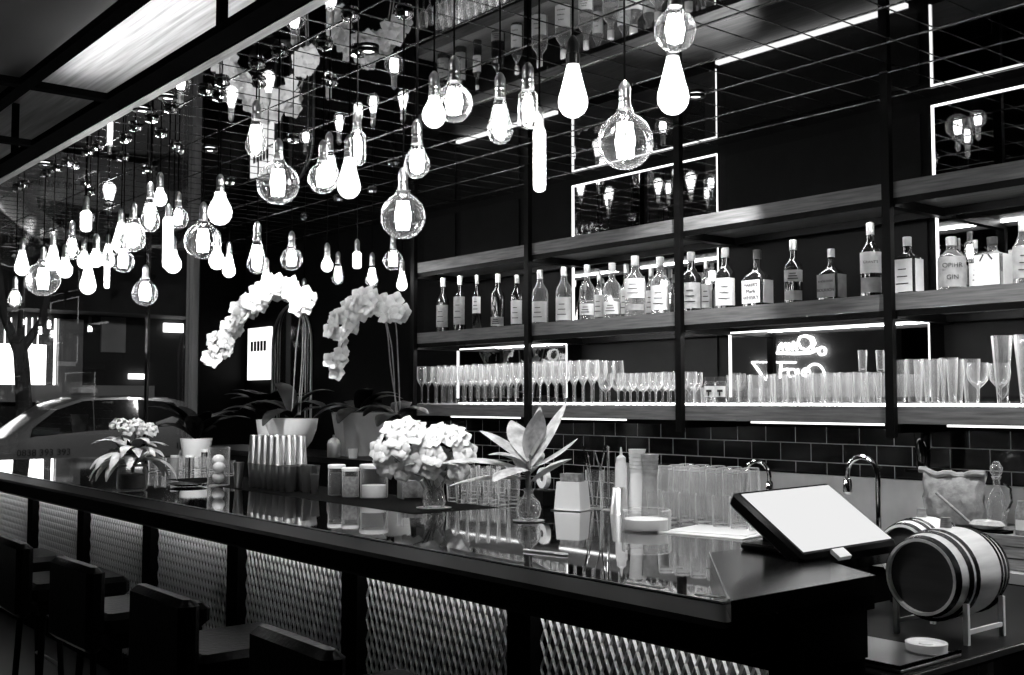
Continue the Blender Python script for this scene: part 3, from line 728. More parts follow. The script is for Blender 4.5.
# tape roll and tray
P = onZ(917,655,.905)
o = thing('serving_tray','shiny steel tray on the side table beneath the white dish','tray',(-1.72,2.64,.8905))
MB().box((-.09,-.16,0),(.20,.13,.008),bev=.002).obj('tray_base','steel',o)
g = MB(); g.box((-.09,-.16,.0081),(-.085,.13,.018)); g.box((.195,-.16,.0081),(.20,.13,.018)); g.box((-.085,-.16,.0081),(.195,-.155,.018)); g.obj('rim','chrome',o,smooth=False)
o = thing('white_dish','small white round dish stacked on the steel tray','dish',(-1.585,2.71,.8995))
MB().lathe([(.001,.002),(.045,.0),(.052,.006),(.054,.026),(.048,.028),(.042,.022),(.020,.020),(.018,.024),(.001,.024)],28).obj('dish_body','white_plastic',o)

# crate, sack, utensils on the back counter
o = thing('wooden_crate','low slatted wooden crate on the steel counter right of the barrel','crate',(-2.35,4.36,.9205))
for i in range(3): MB().box((-.18,-.24,.004+i*.044),(.62,-.225,.043+i*.044)).obj('slat','crate_wood',o,smooth=False)
MB().box((-.18,-.2249,0),(.62,.22,.125)).obj('box','crate_wood',o,smooth=False)
P = onY(950,528,4.30)
o = thing('cloth_sack','pale cloth sack leaning on the splashback above the crate','sack',(P.x,4.33,1.056),0)
hw = 33*4.33/.93/1100; 
g = MB(); vs=[]; fs=[]; nx, nz = 14, 10
for side in (0,1):
    for j in range(nz+1):
        for i in range(nx+1):
            s = i/nx*2-1; t = j/nz
            puff = .055*(max(0,1-s**4))**.5*(max(0,math.sin(PI*min(1,t*.9+.12))))**.5
            wob = .008*math.sin(i*1.7+j)+.006*math.sin(j*2.3)
            ww = hw*(0.86+.16*t+ (.06 if t>.9 else 0))
            vs.append((s*ww+wob*.4, (-puff if side==0 else puff)+wob*.5, t*.20 + .012*math.sin(i*.9)*t+ (.018*abs(s)**3 if t>.8 else 0)))
k = (nx+1)*(nz+1)
for side in (0,1):
    for j in range(nz):
        for i in range(nx):
            a = side*k + j*(nx+1)+i; q = (a,a+1,a+nx+2,a+nx+1); fs.append(q if side==0 else q[::-1])
g.add(vs,fs); g.obj('sack_body','burlap',o)
g = MB().tube([(-hw*1.03+i*2*hw*1.03/10, -.012+.006*math.sin(i*2), .20+.006*math.sin(i*1.7)+.014*abs(i/5-1)**3) for i in range(11)], .014, 8); g.obj('hem','burlap',o)
P = onY(968,522,4.12)
o = thing('wooden_scoop','wooden scoop lying on a dark board before the cloth sack','scoop',(P.x,4.19,1.046),0)
MB().box((-.13,-.05,0),(.12,.05,.012)).obj('board','black_matte',o,smooth=False)
MB().tube([(-.17,.0,.14),(-.02,-.01,.03)],.006,8).obj('handle','crate_wood',o)
MB().solid([(.01,0),(.035,.006),(.045,.02),(.035,.035),(.01,.04)],14,Matrix.Translation((.045,-.01,.012)),sx=1.6).obj('bowl','burlap',o)
P = onY(995,520,4.25)
o = thing('cut_glass_decanter','ornate cut glass decanter with stopper beside the cloth sack','decanter',(P.x,4.27,1.046))
MB().solid([(.03,0),(.036,.01),(.038,.10),(.03,.14),(.014,.17),(.013,.20),(.02,.215)],10).obj('glass_body','cut_glass',o,smooth=False)
MB().solid([(.008,.205),(.024,.23),(.026,.25),(.01,.275)],8).obj('stopper','cut_glass',o,smooth=False)
MB().tube([(.03,0,.19),(.055,0,.17),(.06,0,.12),(.04,0,.08)],.005,6).obj('handle','chrome',o)
P = onY(1021,524,4.2)
o = thing('spice_jar','pale round jar with a light label at the right edge of the counter','jar',(P.x,4.22,1.046))
MB().solid([(.028,0),(.03,.01),(.03,.09),(.02,.11),(.02,.13)],18).obj('jar_body','grey_content',o)
label_patch(.031,.02,.06,VIEW-1.2,VIEW+1.2).obj('label','label_paper',o)
# inverted glass hanging at the tiles
P = onY(919,432,4.60)
o = thing('dark_beaker','dark ribbed beaker standing upside down on the ledge before the tiles','beaker',(P.x,4.63,1.25))
MB().solid([(.028,0),(.03,.01),(.037,.185),(.034,.19)],18).obj('beaker_body','dark_glass',o)
MB().lathe([(.038,.175),(.0385,.188),(.036,.19)],18).obj('rim','steel',o)
MB().box((-.06,-.05,-.012),(.06,.065,-.001)).obj('ledge','black_steel',o,smooth=False)
MB().box((-.05,.0651,-.012),(.05,.15,.0)).obj('bracket','black_steel',o,smooth=False)

# ------------------------------------------------------------------ things on the bar
ZB = BT+.0008
def at(x, y):
    P = onZ(x, y, ZB)
    if P.y > 3.40: P = onY(x, y, 3.40); P.z = ZB
    return P
# --- metal shaker cups
cup = MB().lathe([(.001,.002),(.026,.002),(.029,.006),(.041,.165),(.0425,.168),(.041,.168),(.0275,.012),(.001,.010)],24).mesh('shaker_cup','steel',50)
k = 0
base = onZ(268,490,ZB)
for i in range(7):
    for j in range(3):
        P = Vector((base.x-.235+i*.071, base.y+.03+j*.071, ZB))
        o = mesh_obj('shaker_cup', cup, None, P, (.78,.78,.80)); tag(o,'upright steel shaker cup in the lower layer of the cup block on the bar mat','shaker cup','steel shaker cups, bottom layer')
        if i < 5:
            o = mesh_obj('shaker_cup', cup, None, (P.x,P.y,ZB+.1365+.168*.92), (.78,.78,.92), (PI,0,0)); tag(o,'upturned steel shaker cup stacked on top of the cup block','shaker cup','steel shaker cups, top layer')
for i,(x,y,s,lb) in enumerate(((301,493,.85,'steel cup standing just right of the shaker block'),(309,495,.62,'small steel cup left of the lidded jars'))):
    P = at(x,y); o = mesh_obj('steel_cup', cup, None, P+Vector((0,.03,0)), (s*.8,s*.8,s)); tag(o,lb,'cup')
P = at(228,489)
o = mesh_obj('steel_cup', cup, None, P+Vector((0,.06,0)), (.7,.7,.85)); tag(o,'steel cup at the left end of the shaker block','cup')

# bar mat (runner) below the cups
a = at(180,483); b = at(432,506)
tag(MB().box((-6.6,2.66,ZB-.0004),(-3.9,3.12,ZB+.0002)).obj('bar_mat','black_matte',smooth=False),'long thin black bar mat running under the cups and jars','mat')

# --- lidded jars
def lidded(x, y, w, h, content, fill, label, Y=None, sq=False, lid='white_plastic', name='storage_jar'):
    P = at(x,y); t = (P-EYE).dot(F_); r = w*t/2200; H = h*t/1100
    o = thing(name, label, 'jar', (P.x,P.y+r,ZB+.0006), -.3)
    if sq: MB().squircle([(.96,0),(1,.004),(1,H*.88)], r, r, 24, 6, cap=False).obj('jar_glass','glassware',o)
    else: MB().lathe([(.001,.002),(r*.96,.002),(r,.006),(r,H*.84),(r*.93,H*.88)],24).obj('jar_glass','glassware',o)
    if content: MB().solid([(r*.9,.006),(r*.92,.01),(r*.92,H*.86*fill)],20).obj('contents',content,o)
    if lid: MB().solid([(r*1.03,H*.88),(r*1.05,H*.90),(r*1.05,H*.98),(r*.98,H)],24).obj('lid',lid,o)
    return o
lidded(329,496,17,31,'dark_content',.85,'white-lidded jar of dark grounds, left of the three jars')
lidded(343,498,17,30,'grey_content',.8,'white-lidded jar of grey spice, middle of the three jars')
lidded(362,499,28,34,'powder',.45,'widest white-lidded jar half full of white powder, right of the three')
lidded(401,499,27,30,'grey_content',.7,'square clear canister of fruit behind the white bouquet', sq=True, lid=None, name='glass_canister')

# --- small items at far left
P = at(160,486)
o = thing('serving_plate','shallow dark plate with pale rim near the leafy jar plant','plate',(P.x+.1,P.y+.12,ZB))
MB().lathe([(.001,.003),(.07,.003),(.11,.014),(.112,.016),(.07,.008),(.001,.008)],30).obj('plate_body','chrome',o)
spots = [(146,478),(153,479),(160,478),(171,478),(177,476),(189,478),(196,476),(206,478),(222,482),(214,474)]
for i,(x,y) in enumerate(spots):
    P = onZ(x,y-6,ZB); o = mesh_obj('shot_glass', GW['tumbler'] if i%3 else GW['shot'], None, (P.x,min(3.30,P.y+.05),ZB+.0005), 1.0 if i%3 else 1.5); tag(o,'small clear glass in the huddle beyond the leafy jar plant','glass','small glasses at the far end of the bar')
for i,(x,y,w,h,mt,lb) in enumerate(((151,474,8,18,'label_grey','grey canister behind the plate, leftmost of the small tins'),(167,472,9,16,'chrome','steel tin right behind the plate'),(183,470,8,20,'chrome','steel tin left of the fruit jar'))):
    P = onZ(x,y,ZB); t = (P-EYE).dot(F_); Yv = min(3.44,P.y+.16)
    r = w*t/2200; H = h*t/1100
    o = thing('small_tin',lb,'tin',(P.x,Yv,ZB)); MB().solid([(r,0),(r,H*.85),(r*.9,H*.87)],16).obj('tin_body',mt,o); MB().solid([(r*1.04,H*.871),(r*1.04,H)],16).obj('lid','white_plastic',o)
o = lidded(208,486,22,44,None,0,'clear jar holding pale fruit, left of the shaker cups', lid=None, name='fruit_jar')
for dx,dz in ((0,.045),(.03,.10),(-.02,.14)): 
    MB().solid([(.004,-.034),(.022,-.026),(.034,-.01),(.036,.008),(.026,.026),(.01,.034)],14,Matrix.Translation((dx*.5,0,dz+.0))).obj('fruit_piece','fruit',o)
P = onY(184,452,3.3)
o = thing('glass_decanter','small clear decanter standing against the street window light','decanter',(P.x,3.3,ZB))
MB().lathe([(.03,0),(.045,.02),(.05,.06),(.03,.11),(.012,.14),(.011,.19),(.018,.20)],20).obj('glass_body','cut_glass',o)
MB().solid([(.01,.20),(.018,.22),(.016,.245),(.004,.26)],10).obj('stopper','cut_glass',o)

# --- leafy plant in glass jar (far left)
P = at(119,491)
o = thing('leafy_jar_plant','pale-leaved plant in a glass jar at the far end of the bar','plant',(P.x,P.y+.07,ZB))
MB().lathe([(.001,.002),(.07,.002),(.078,.01),(.078,.10),(.072,.12),(.074,.135)],26).obj('glass_jar','glassware',o)
MB().lathe([(.0755,.128),(.080,.133),(.0755,.138)],26).obj('rim','steel',o)
MB().solid([(.06,.008),(.065,.015),(.066,.085)],20).obj('soil','soil',o)
for i in range(32):
    a = i*2.4; MB().leaf((0,0,.13),a,.26+.07*random.random(),.07,1.55-.28*(i%4),2.3,.2).obj('leaf','pale_leaf',o)
for i in range(7):
    a = i*.9+.3; MB().leaf((0,0,.1),a,.22,.035,1.35,.9,.2).obj('leaf','dark_leaf',o)
JAR = o
# --- blossoms
def blossom_mesh(seed, r=.04):
    rnd = random.Random(seed); g = MB()
    for i in range(5):
        g.leaf((0,0,0), i*2*PI/5+rnd.uniform(-.15,.15), r, r*.95, .55+rnd.uniform(-.2,.2), 1.0, .3, 5)
    g.leaf((0,0,.003), .3, r*.45, r*.35, 1.2, .6, .5, 4)
    return g.mesh('blossom','petal',80)
BLS = [blossom_mesh(s) for s in range(5)]
core = MB().solid([(.002,0),(.006,.004),(.004,.012)],8).mesh('blossom_core','petal_core')
def blossom(parent, loc, dirv, s=1.0, i=0):
    q = Vector(dirv).to_track_quat('Z','Y')
    o = mesh_obj('blossom', BLS[i%5], parent, loc, s, q.to_euler())
    return o
rnd = random.Random(11)
for i,(dx,dy,dz) in enumerate(((-.09,-.04,.33),(.04,.0,.33),(.13,.03,.31),(.09,-.05,.32))):
    for kk in range(12):
        v = Vector((rnd.gauss(0,1),rnd.gauss(0,1)-.4,abs(rnd.gauss(0,1))+.2)).normalized()
        blossom(JAR, Vector((dx,dy,dz))+v*.045, v, rnd.uniform(.7,1.0), kk)
    MB().tube([(0,0,.09),(dx*.5,dy*.5,.22),(dx,dy,dz-.0)],.004,6).obj('stem','stem',JAR)
# --- white bouquet in vase
P = at(423,509)
t = (P-EYE).dot(F_)
o = thing('bouquet_vase','round bunch of white flowers in a clear vase, middle of the bar','flowers',(P.x,P.y+.06,ZB))
MB().lathe([(.001,.002),(.04,.002),(.048,.008),(.052,.03),(.045,.07),(.042,.10),(.055,.135)],24).obj('vase','cut_glass',o)
MB().lathe([(.001,.0),(.075,.0),(.08,.004),(.001,.0045)],24).obj('coaster','steel',o)
sc = t/1100
rnd = random.Random(3)
heads = []
for i in range(96):
    # ellipsoid cloud, two lobes
    lobe = i % 2
    cx, cz, rr = ((-.135,.265,.125),(.035,.245,.12))[lobe]
    for _ in range(1):
        v = Vector((rnd.gauss(0,1),rnd.gauss(0,1),rnd.gauss(0,1))).normalized()
    p = Vector((cx*C_, cx*S_, cz)) + Vector((v.x*rr*1.02,v.y*rr*1.02,v.z*rr*.95))
    heads.append(p); blossom(o, p, v*.8+Vector((.35,-.45,.35)), rnd.uniform(1.0,1.5), i)
for i in range(14):
    p = heads[i*5]; MB().tube([(rnd.uniform(-.02,.02),rnd.uniform(-.02,.02),.03),(p.x*.3,p.y*.3,.14),tuple(p)],.0025,5).obj('stem','stem',o)
for i in range(9): MB().leaf((0,0,.15),i*.7,.20,.035,.7,1.0,.2).obj('leaf','pale_leaf',o)

# --- vase with big variegated leaves
P = at(519,522)
o = thing('leaf_vase','clear bulb vase holding tall variegated leaves in front of the shelves','plant',(P.x,P.y+.05,ZB))
MB().lathe([(.001,.002),(.03,.002),(.045,.02),(.052,.045),(.045,.075),(.022,.10),(.018,.115),(.024,.13)],26).obj('vase','cut_glass',o)
MB().lathe([(.001,.0),(.06,.0),(.065,.004),(.001,.0045)],24).obj('coaster','steel',o)
for i,(px,pz,az,ln,wd,rise,dr) in enumerate(((.01,.22,1.0,.22,.085,1.25,.5),(-.02,.20,-2.4,.26,.08,.45,.8),(-.01,.17,-2.9,.27,.075,.15,.6),(.0,.21,.7,.17,.06,.5,-.1),(.02,.16,.2,.15,.07,.9,.9),(.0,.25,-.4,.16,.06,1.3,.4),(-.01,.19,2.2,.24,.08,.7,.9),(.0,.2,-1.6,.17,.07,.4,1.2),(-.01,.23,-2.9,.19,.075,.95,.9),(.01,.24,2.7,.18,.07,1.1,.8),(.0,.21,-2.0,.15,.06,.9,1.3),(.01,.26,1.4,.15,.055,1.45,.3))):
    MB().leaf((px,0,pz),az+.2,ln*1.35,wd*1.7,rise,dr,.25,10).obj('leaf','pale_leaf',o)
    MB().tube([(0,0,.02),(px*.5,0,.12),(px,0,pz+.005)],.004,6).obj('stem','stem',o)

# --- tall glasses between the vases, on bar
for i,(x,y) in enumerate(((446,505),(455,507),(466,506),(476,508),(487,507),(497,508),(507,507),(470,498),(482,498),(494,499),(460,497))):
    P = onZ(x,y-3,ZB); o = mesh_obj('water_glass', GW['pint'] if i<7 else GW['highball'], None, (P.x,P.y+.04,ZB+.0005), (.95,.95,.85)); tag(o,'tall clear glass in the huddle between the two flower vases','glass','tall glasses between the vases')

# --- caddy area
def P_at(x, y): 
    return at(x, y)
P = P_at(537,506)
o = thing('dark_box','small dark box on the bar right of the leaf vase','box',P,-.2)
MB().box((-.05,0,0),(.06,.08,.075),bev=.004).obj('box_body','black_steel',o)
o = thing('tape_roll','white ring-shaped roll standing on the small dark box','roll',(P.x,P.y+.04,ZB+.0765),-.2)
MB().lathe([(.018,-.012),(.047,-.012),(.049,0),(.047,.012),(.018,.012),(.018,-.012)],30,Matrix.Translation((0,0,.049)) @ Matrix.Rotation(PI/2,4,'X') @ Matrix.Rotation(0,4,'Z')).obj('roll_body','white_plastic',o)
MB().solid([(.017,-.008),(.017,.008)],20,Matrix.Translation((0,0,.049)) @ Matrix.Rotation(PI/2,4,'X')).obj('core','cap_dark',o)
P = P_at(567,511)
o = thing('napkin_holder','bright tapered metal napkin holder on the bar','napkin holder',P,.35)
g = MB(); vs = []
for z,s in ((0,1.0),(.125,.86)):
    vs += [(-.065*s,-.05*s+.05,z),(.065*s,-.05*s+.05,z),(.065*s,.05*s+.05,z),(-.065*s,.05*s+.05,z)]
g.add(vs,[(3,2,1,0),(4,5,6,7),(0,1,5,4),(1,2,6,5),(2,3,7,6),(3,0,4,7)]); g.obj('holder_body','white_ceramic',o,smooth=False)
MB().box((-.045,.02,.1251),(.045,.08,.16)).obj('napkins','grey_content',o,smooth=False)
MB().box((-.075,-.012,-.0),(.075,.11,.003)).obj('base','steel',o,smooth=False)
for i,(x,y,lb) in enumerate(((590,507,'glass of bar spoons left of the white bottles'),(604,510,'glass of stirrers and tongs right behind the napkin holder'))):
    P = P_at(x,y); o = thing('utensil_glass',lb,'utensil glass',P+Vector((0,.03,0)))
    MB().lathe([(.001,.002),(.035,.002),(.038,.006),(.042,.17),(.040,.17)],20).obj('glass_body','glassware',o)
    for kk in range(4):
        a = kk*1.5+i; MB().tube([(.01*math.cos(a),.01*math.sin(a),.01),(.035*math.cos(a),.035*math.sin(a),.17),(.06*math.cos(a),.06*math.sin(a),.25+.03*(kk%2))],.0032,6).obj('spoon','chrome',o)
def squeeze(x,y,w,h,label):
    P = P_at(x,y); t = (P-EYE).dot(F_); r = w*t/2200; H = h*t/1100
    o = thing('squeeze_bottle',label,'bottle',P+Vector((0,r,0)))
    MB().solid([(r*.95,0),(r,.01),(r,H*.70),(r*.8,H*.78)],18).obj('bottle_body','white_plastic',o)
    MB().solid([(r*.8,H*.781),(r*.8,H*.84),(r*.25,H*.88),(r*.12,H)],14).obj('nozzle','white_plastic',o)
squeeze(617,505,12,64,'tall white squeeze bottle behind the steel jigger')
o = None
P = P_at(640,503); 
for i,(dx,h,lb) in enumerate(((-.035,.28,'pale stack of paper cups right of the squeeze bottle'),(.04,.26,'grey stack of cups, right of the pale stack'))):
    o = thing('cup_stack',lb,'cups',(P.x+dx,P.y+.02,ZB),0); g = MB()
    MB().solid([(.038,0),(.030,h*.62),(.028,h*.62)][::-1][::-1],18).obj('cup_tube','white_plastic' if i==0 else 'label_grey',o)
    for kk in range(6): MB().solid([(.030+kk*.001,h*.62+kk*h*.06),(.033+kk*.001,h*.62+(kk+.9)*h*.06)],18).obj('cup_rim','white_plastic' if i==0 else 'label_grey',o)
P = P_at(629,511); o = mesh_obj('steel_jigger', cup, None, P+Vector((0.01,-.07,.10*1.1)), (.95,.95,.68), (PI,0,0)); o.location.z = ZB+.168*.68; tag(o,'upturned steel cup in front of the white squeeze bottle','cup')
o = lidded(629,532,50,24,'powder',.55,'wide low glass jar of white powder in front of the cups', lid=None, name='sugar_jar')
# rack of tumblers
P0 = at(652,521)
for i in range(7):
    for j in range(4):
        p = Vector((P0.x + i*.085 - j*.02, P0.y + .02 + j*.085, ZB+.0005))
        if p.x > -2.2: continue
        o = mesh_obj('tumbler_glass', GW['tumbler'], None, p, (.95,.95,1.25)); tag(o,'clear tumbler in the block of glasses left of the till','glass','tumblers left of the till')
        if j >= 1 and i < 5:
            o = mesh_obj('tumbler_glass', GW['tumbler'], None, p+Vector((0,0,.1195+.0955)), (.95,.95,1.0),(PI,0,0)); tag(o,'upturned tumbler on top of the block left of the till','glass','upper tumblers left of the till')
# cutlery bits on the armrest/near edge
P = onZ(645,585,ZB); 
o = thing('folded_card','narrow white card lying near the bar edge, left one','card',(P.x,P.y,1.0785),.1)
MB().box((-.06,-.008,0),(.06,.008,.003)).obj('card_body','white_paper',o,smooth=False)
P = onZ(712,596,ZB)
o = thing('folded_card','narrow white card lying at the bar corner, right one','card',(P.x,P.y,1.0785),.15)
MB().box((-.045,-.009,0),(.045,.009,.003)).obj('card_body','white_paper',o,smooth=False)
P = onZ(545,556,ZB)
o = thing('white_spoon','small pale spoon lying on the glossy bar top','spoon',(P.x-.05,P.y+.04,ZB),.25)
MB().tube([(-.08,0,.004),(.05,0,.004)],.004,6).obj('handle','white_plastic',o)
MB().solid([(.004,0),(.016,.003),(.014,.006)],14,Matrix.Translation((.065,0,0)),sx=1.6).obj('bowl','white_plastic',o)

# ------------------------------------------------------------------ plant ledge at far end with orchids
o = thing('plant_cabinet','dark cabinet carrying the orchid pots beyond the bar','cabinet',(-7.2,3.8,0))
MB().box((-1.2,-.295,0),(1.75,.22,1.17)).obj('cabinet_body','black_matte',o,smooth=False)
MB().box((-1.22,-.299,1.171),(1.78,.24,1.205)).obj('worktop','black_steel',o,smooth=False)
ZL = 1.2055
def orchid(P, potf, label, arcs, leaves, seed=0, s=1.0):
    o = thing('potted_orchid',label,'orchid',P); potf(o); rnd = random.Random(seed)
    for (az, n, ln) in leaves: MB().leaf((0,0,.24),az,ln,.13,n,1.9,.2).obj('leaf','dark_leaf',o)
    for arc, n0, cnt in arcs:
        pts = [Vector(a) for a in arc]
        # smooth polyline
        sm = []
        for i in range(len(pts)-1):
            p0 = pts[max(i-1,0)]; p1 = pts[i]; p2 = pts[i+1]; p3 = pts[min(i+2,len(pts)-1)]
            for k_ in range(6):
                t = k_/6; sm.append(.5*((2*p1)+(p2-p0)*t+(2*p0-5*p1+4*p2-p3)*t*t+(3*p1-p0-3*p2+p3)*t**3))
        sm.append(pts[-1]); MB().tube(sm,.005,6,.003).obj('stem','stem',o)
        m_ = len(sm)
        for i in range(cnt):
            f = n0 + (1-n0)*i/(cnt-1); q = sm[min(m_-1,int(f*(m_-1)))]
            off = Vector((rnd.uniform(-.05,.05),rnd.uniform(-.05,.02),rnd.uniform(-.045,.05)))
            blossom(o, q+off, (rnd.uniform(.1,1.0),-1+rnd.uniform(-.3,.5),rnd.uniform(-.3,.6)), s*rnd.uniform(.95,1.3), i)
    return o
def bowl_pot(o):
    MB().lathe([(.001,.002),(.06,.002),(.09,.02),(.135,.08),(.165,.16),(.175,.235),(.165,.235),(.15,.20),(.001,.20)],34).obj('pot','white_ceramic',o)
    MB().solid([(.15,.205),(.152,.222)],24).obj('soil','soil',o)
def cone_pot(o, s=.8):
    MB().lathe([(.001,.002),(.07*s,.002),(.075*s,.01),(.105*s,.21),(.10*s,.21),(.095*s,.19),(.001,.19)],30).obj('pot','white_ceramic',o)
    MB().solid([(.09*s,.195),(.092*s,.20)],20).obj('soil','soil',o)
def square_pot(o):
    g = MB(); vs=[]
    for z,s in ((0,.11),(.28,.15)): vs += [(-s,-s,z),(s,-s,z),(s,s,z),(-s,s,z)]
    g.add(vs,[(3,2,1,0),(4,5,6,7),(0,1,5,4),(1,2,6,5),(2,3,7,6),(3,0,4,7)]); g.obj('pot','grey_planter',o,smooth=False)
    MB().box((-.13,-.13,.2801),(.13,.13,.285)).obj('soil','soil',o,smooth=False)
def rel(P, pts, Y): return [tuple(onY(x,y,yy)-P) for (x,y,yy) in pts]
P1 = onY(292,451,3.62); P1 = Vector((P1.x,3.62,ZL))
a1 = [(298,415,3.62),(302,360,3.62),(303,315,3.6),(298,292,3.56),(280,286,3.52),(258,296,3.46),(240,318,3.42),(226,338,3.38),(214,360,3.36)]
a2 = [(292,415,3.62),(296,350,3.66),(300,308,3.68),(290,290,3.66),(270,290,3.62),(250,308,3.58),(236,330,3.5),(222,350,3.46)]
a3 = [(300,415,3.62),(305,340,3.6),(300,305,3.5),(312,300,3.45)]
orchid(P1, bowl_pot, 'large white orchid arching left from a round white bowl pot', [(rel(P1,a1,0),.42,46),(rel(P1,a2,0),.38,40),(rel(P1,a3,0),.7,8)],
       [(0.2,1.0,.42),(1.3,.8,.4),(2.4,1.1,.45),(3.3,.9,.5),(4.2,1.0,.42),(5.2,.7,.4),(3.0,1.4,.5),(.8,1.4,.4)], 1, 1.55)
P2 = onY(398,430,3.75); P2 = Vector((P2.x,3.75,ZL))
b1 = [(398,415,3.75),(391,370,3.75),(387,330,3.72),(380,310,3.7),(366,302,3.66),(350,310,3.62),(337,326,3.6)]
b2 = [(400,415,3.75),(398,360,3.78),(395,320,3.8),(385,304,3.8),(368,308,3.8),(352,325,3.8),(340,350,3.8),(334,368,3.8)]
b3 = [(396,415,3.75),(392,350,3.78),(386,315,3.8),(398,306,3.75),(401,318,3.7)]
orchid(P2, cone_pot, 'smaller white orchid arching left from a white pot beside the shelves', [(rel(P2,b1,0),.5,26),(rel(P2,b2,0),.42,22),(rel(P2,b3,0),.6,8)],
       [(0.2,1.0,.3),(2.4,1.1,.35),(3.3,.9,.38),(4.2,1.0,.32),(5.2,.7,.3)], 2, 1.4)
P = onY(336,452,3.62); o = thing('square_planter','grey square planter of dark foliage between the two orchids','plant pot',(P.x,3.79,ZL),-.3); square_pot(o)
for i in range(8): MB().leaf((0,0,.28),i*.8,.35,.12,1.2-.1*i,1.6,.2).obj('leaf','dark_leaf',o)
P = onY(331,451,3.54); o = thing('metal_canister','small domed steel canister in front of the grey planter','canister',(P.x,3.56,ZL))
MB().solid([(.04,0),(.042,.01),(.042,.085),(.036,.105),(.018,.12),(.008,.124),(.008,.14)],20).obj('canister_body','steel',o)
P = onY(353,449,3.56); o = thing('tea_candle','small white candle cup right of the steel canister','candle',(P.x,3.56,ZL))
MB().lathe([(.001,.002),(.026,.002),(.03,.06),(.027,.06),(.025,.045),(.001,.045)],18).obj('cup','white_ceramic',o); MB().tube([(0,0,.045),(0,0,.056)],.0015,5).obj('wick','ink',o)
P = onZ(229,466,ZB); o = thing('potted_plant','dark-leaved plant in a white pot on the bar beneath the big orchid','plant',(P.x,min(P.y,3.3),ZB)); cone_pot(o,1.1)
for i in range(12): MB().leaf((0,0,.2),i*.95,.34+.06*(i%3),.13,1.4-.12*(i%5),1.5,.2).obj('leaf','dark_leaf',o)
# dark foliage mass behind
P = onY(268,440,3.98); o = thing('dark_foliage_plant','dark broad-leaved plant behind the bowl pot','plant',(P.x,3.98,ZL)); cone_pot(o,.9)
for i in range(16): MB().leaf((0,0,.2),i*.8,.45,.15,1.4-.1*(i%6),1.7,.2).obj('leaf','dark_leaf',o)

# lit picture and arch on the dark back wall
a = onY(248,400,WY-.02); b = onY(270,400,WY-.02); zt = onY(259,328,WY).z; zb_ = onY(259,380,WY).z
o = thing('lit_picture','bright lit panel on the back wall behind the big orchid','wall light',((a.x+b.x)/2,WY-.001,zb_))
MB().box((-(b.x-a.x)/2,-.03,0),((b.x-a.x)/2,0,zt-zb_)).obj('panel','sign_light',o,smooth=False)
g = MB(); hw2=(b.x-a.x)/2*.7
for i in range(5): g.box((-hw2+i*hw2*.42,-.033,(zt-zb_)*.55),(-hw2+i*hw2*.42+hw2*.3,-.0301,(zt-zb_)*.74))
g.obj('print','ink',o,smooth=False)
a = onY(274,400,WY).x; b = onY(313,400,WY).x; z0 = 1.2; z1 = onY(300,304,WY).z; r = (b-a)/2; cx=(a+b)/2
o = thing('arched_mirror','tall arched mirror with thin pale rim behind the orchid stems','mirror',(cx,WY-.001,z0))
for kk,rr in enumerate((r,r*.72)):
    pts = [(-rr,-.02,0),(-rr,-.02,z1-z0-rr)] + [(-rr*math.cos(t_),-.02,z1-z0-rr+rr*math.sin(t_)) for t_ in [PI*i/14 for i in range(1,15)]] + [(rr,-.02,0)]
    MB().tube(pts,.012 if kk==0 else .006,6).obj('frame','steel',o)
n = 16; vs = [(-r,-.01,0)] + [(-r*math.cos(PI*i/n),-.01,z1-z0-r+r*math.sin(PI*i/n)) for i in range(n+1)] + [(r,-.01,0)]
MB().add(vs+[(v[0],-.002,v[2]) for v in vs],[tuple(range(len(vs)))[::-1],tuple(range(len(vs),2*len(vs)))]+[(i,(i+1)%len(vs),len(vs)+(i+1)%len(vs),len(vs)+i) for i in range(len(vs))]).obj('mirror_glass','dark_glass',o,smooth=False)

# ------------------------------------------------------------------ stools
def stool_proto():
    o = thing('bar_stool','x','bar stool')
    MB().box((-.20,-.03,.70),(.20,.38,.79),bev=.022).obj('seat','leather',o)
    MB().box((-.215,-.10,.66),(.215,-.032,.965),bev=.02).obj('backrest','leather',o)
    MB().box((-.18,0,.66),(.18,.35,.699)).obj('seat_frame','black_steel',o,smooth=False)
    for sx in (-1,1):
        for sy in (0,1):
            x0 = sx*.17; y0 = .02+sy*.31
            MB().tube([(x0,y0,.659),(x0*1.2,y0+(sy*2-1)*.03,.006)],.014,8).obj('leg','black_steel',o)
    y0,y1,xx = -.0,.345,.192
    MB().tube([(-xx,y1+.0,.25),(xx,y1+.0,.25)],.010,8).obj('footrest','steel',o)
    return o
proto = stool_proto()
SL = [(-2.53,'black leather bar stool nearest the camera, back toward the viewer'),(-3.39,'black leather bar stool second nearest, before the fourth mesh panel'),(-4.22,'black leather bar stool third from the camera, its top edge catching light'),(-5.06,'black leather bar stool fourth from the camera, cut by the left edge'),(-5.9,'black leather bar stool farthest along the bar front, mostly off the left')]
for i,(X,lb) in enumerate(SL):
    o = proto if i == 0 else copy_tree(proto)
    o.location = (X,1.43,0); o.rotation_euler = (0,0,.02*((i*7)%3-1)); tag(o,lb,'bar stool','bar stools along the counter')

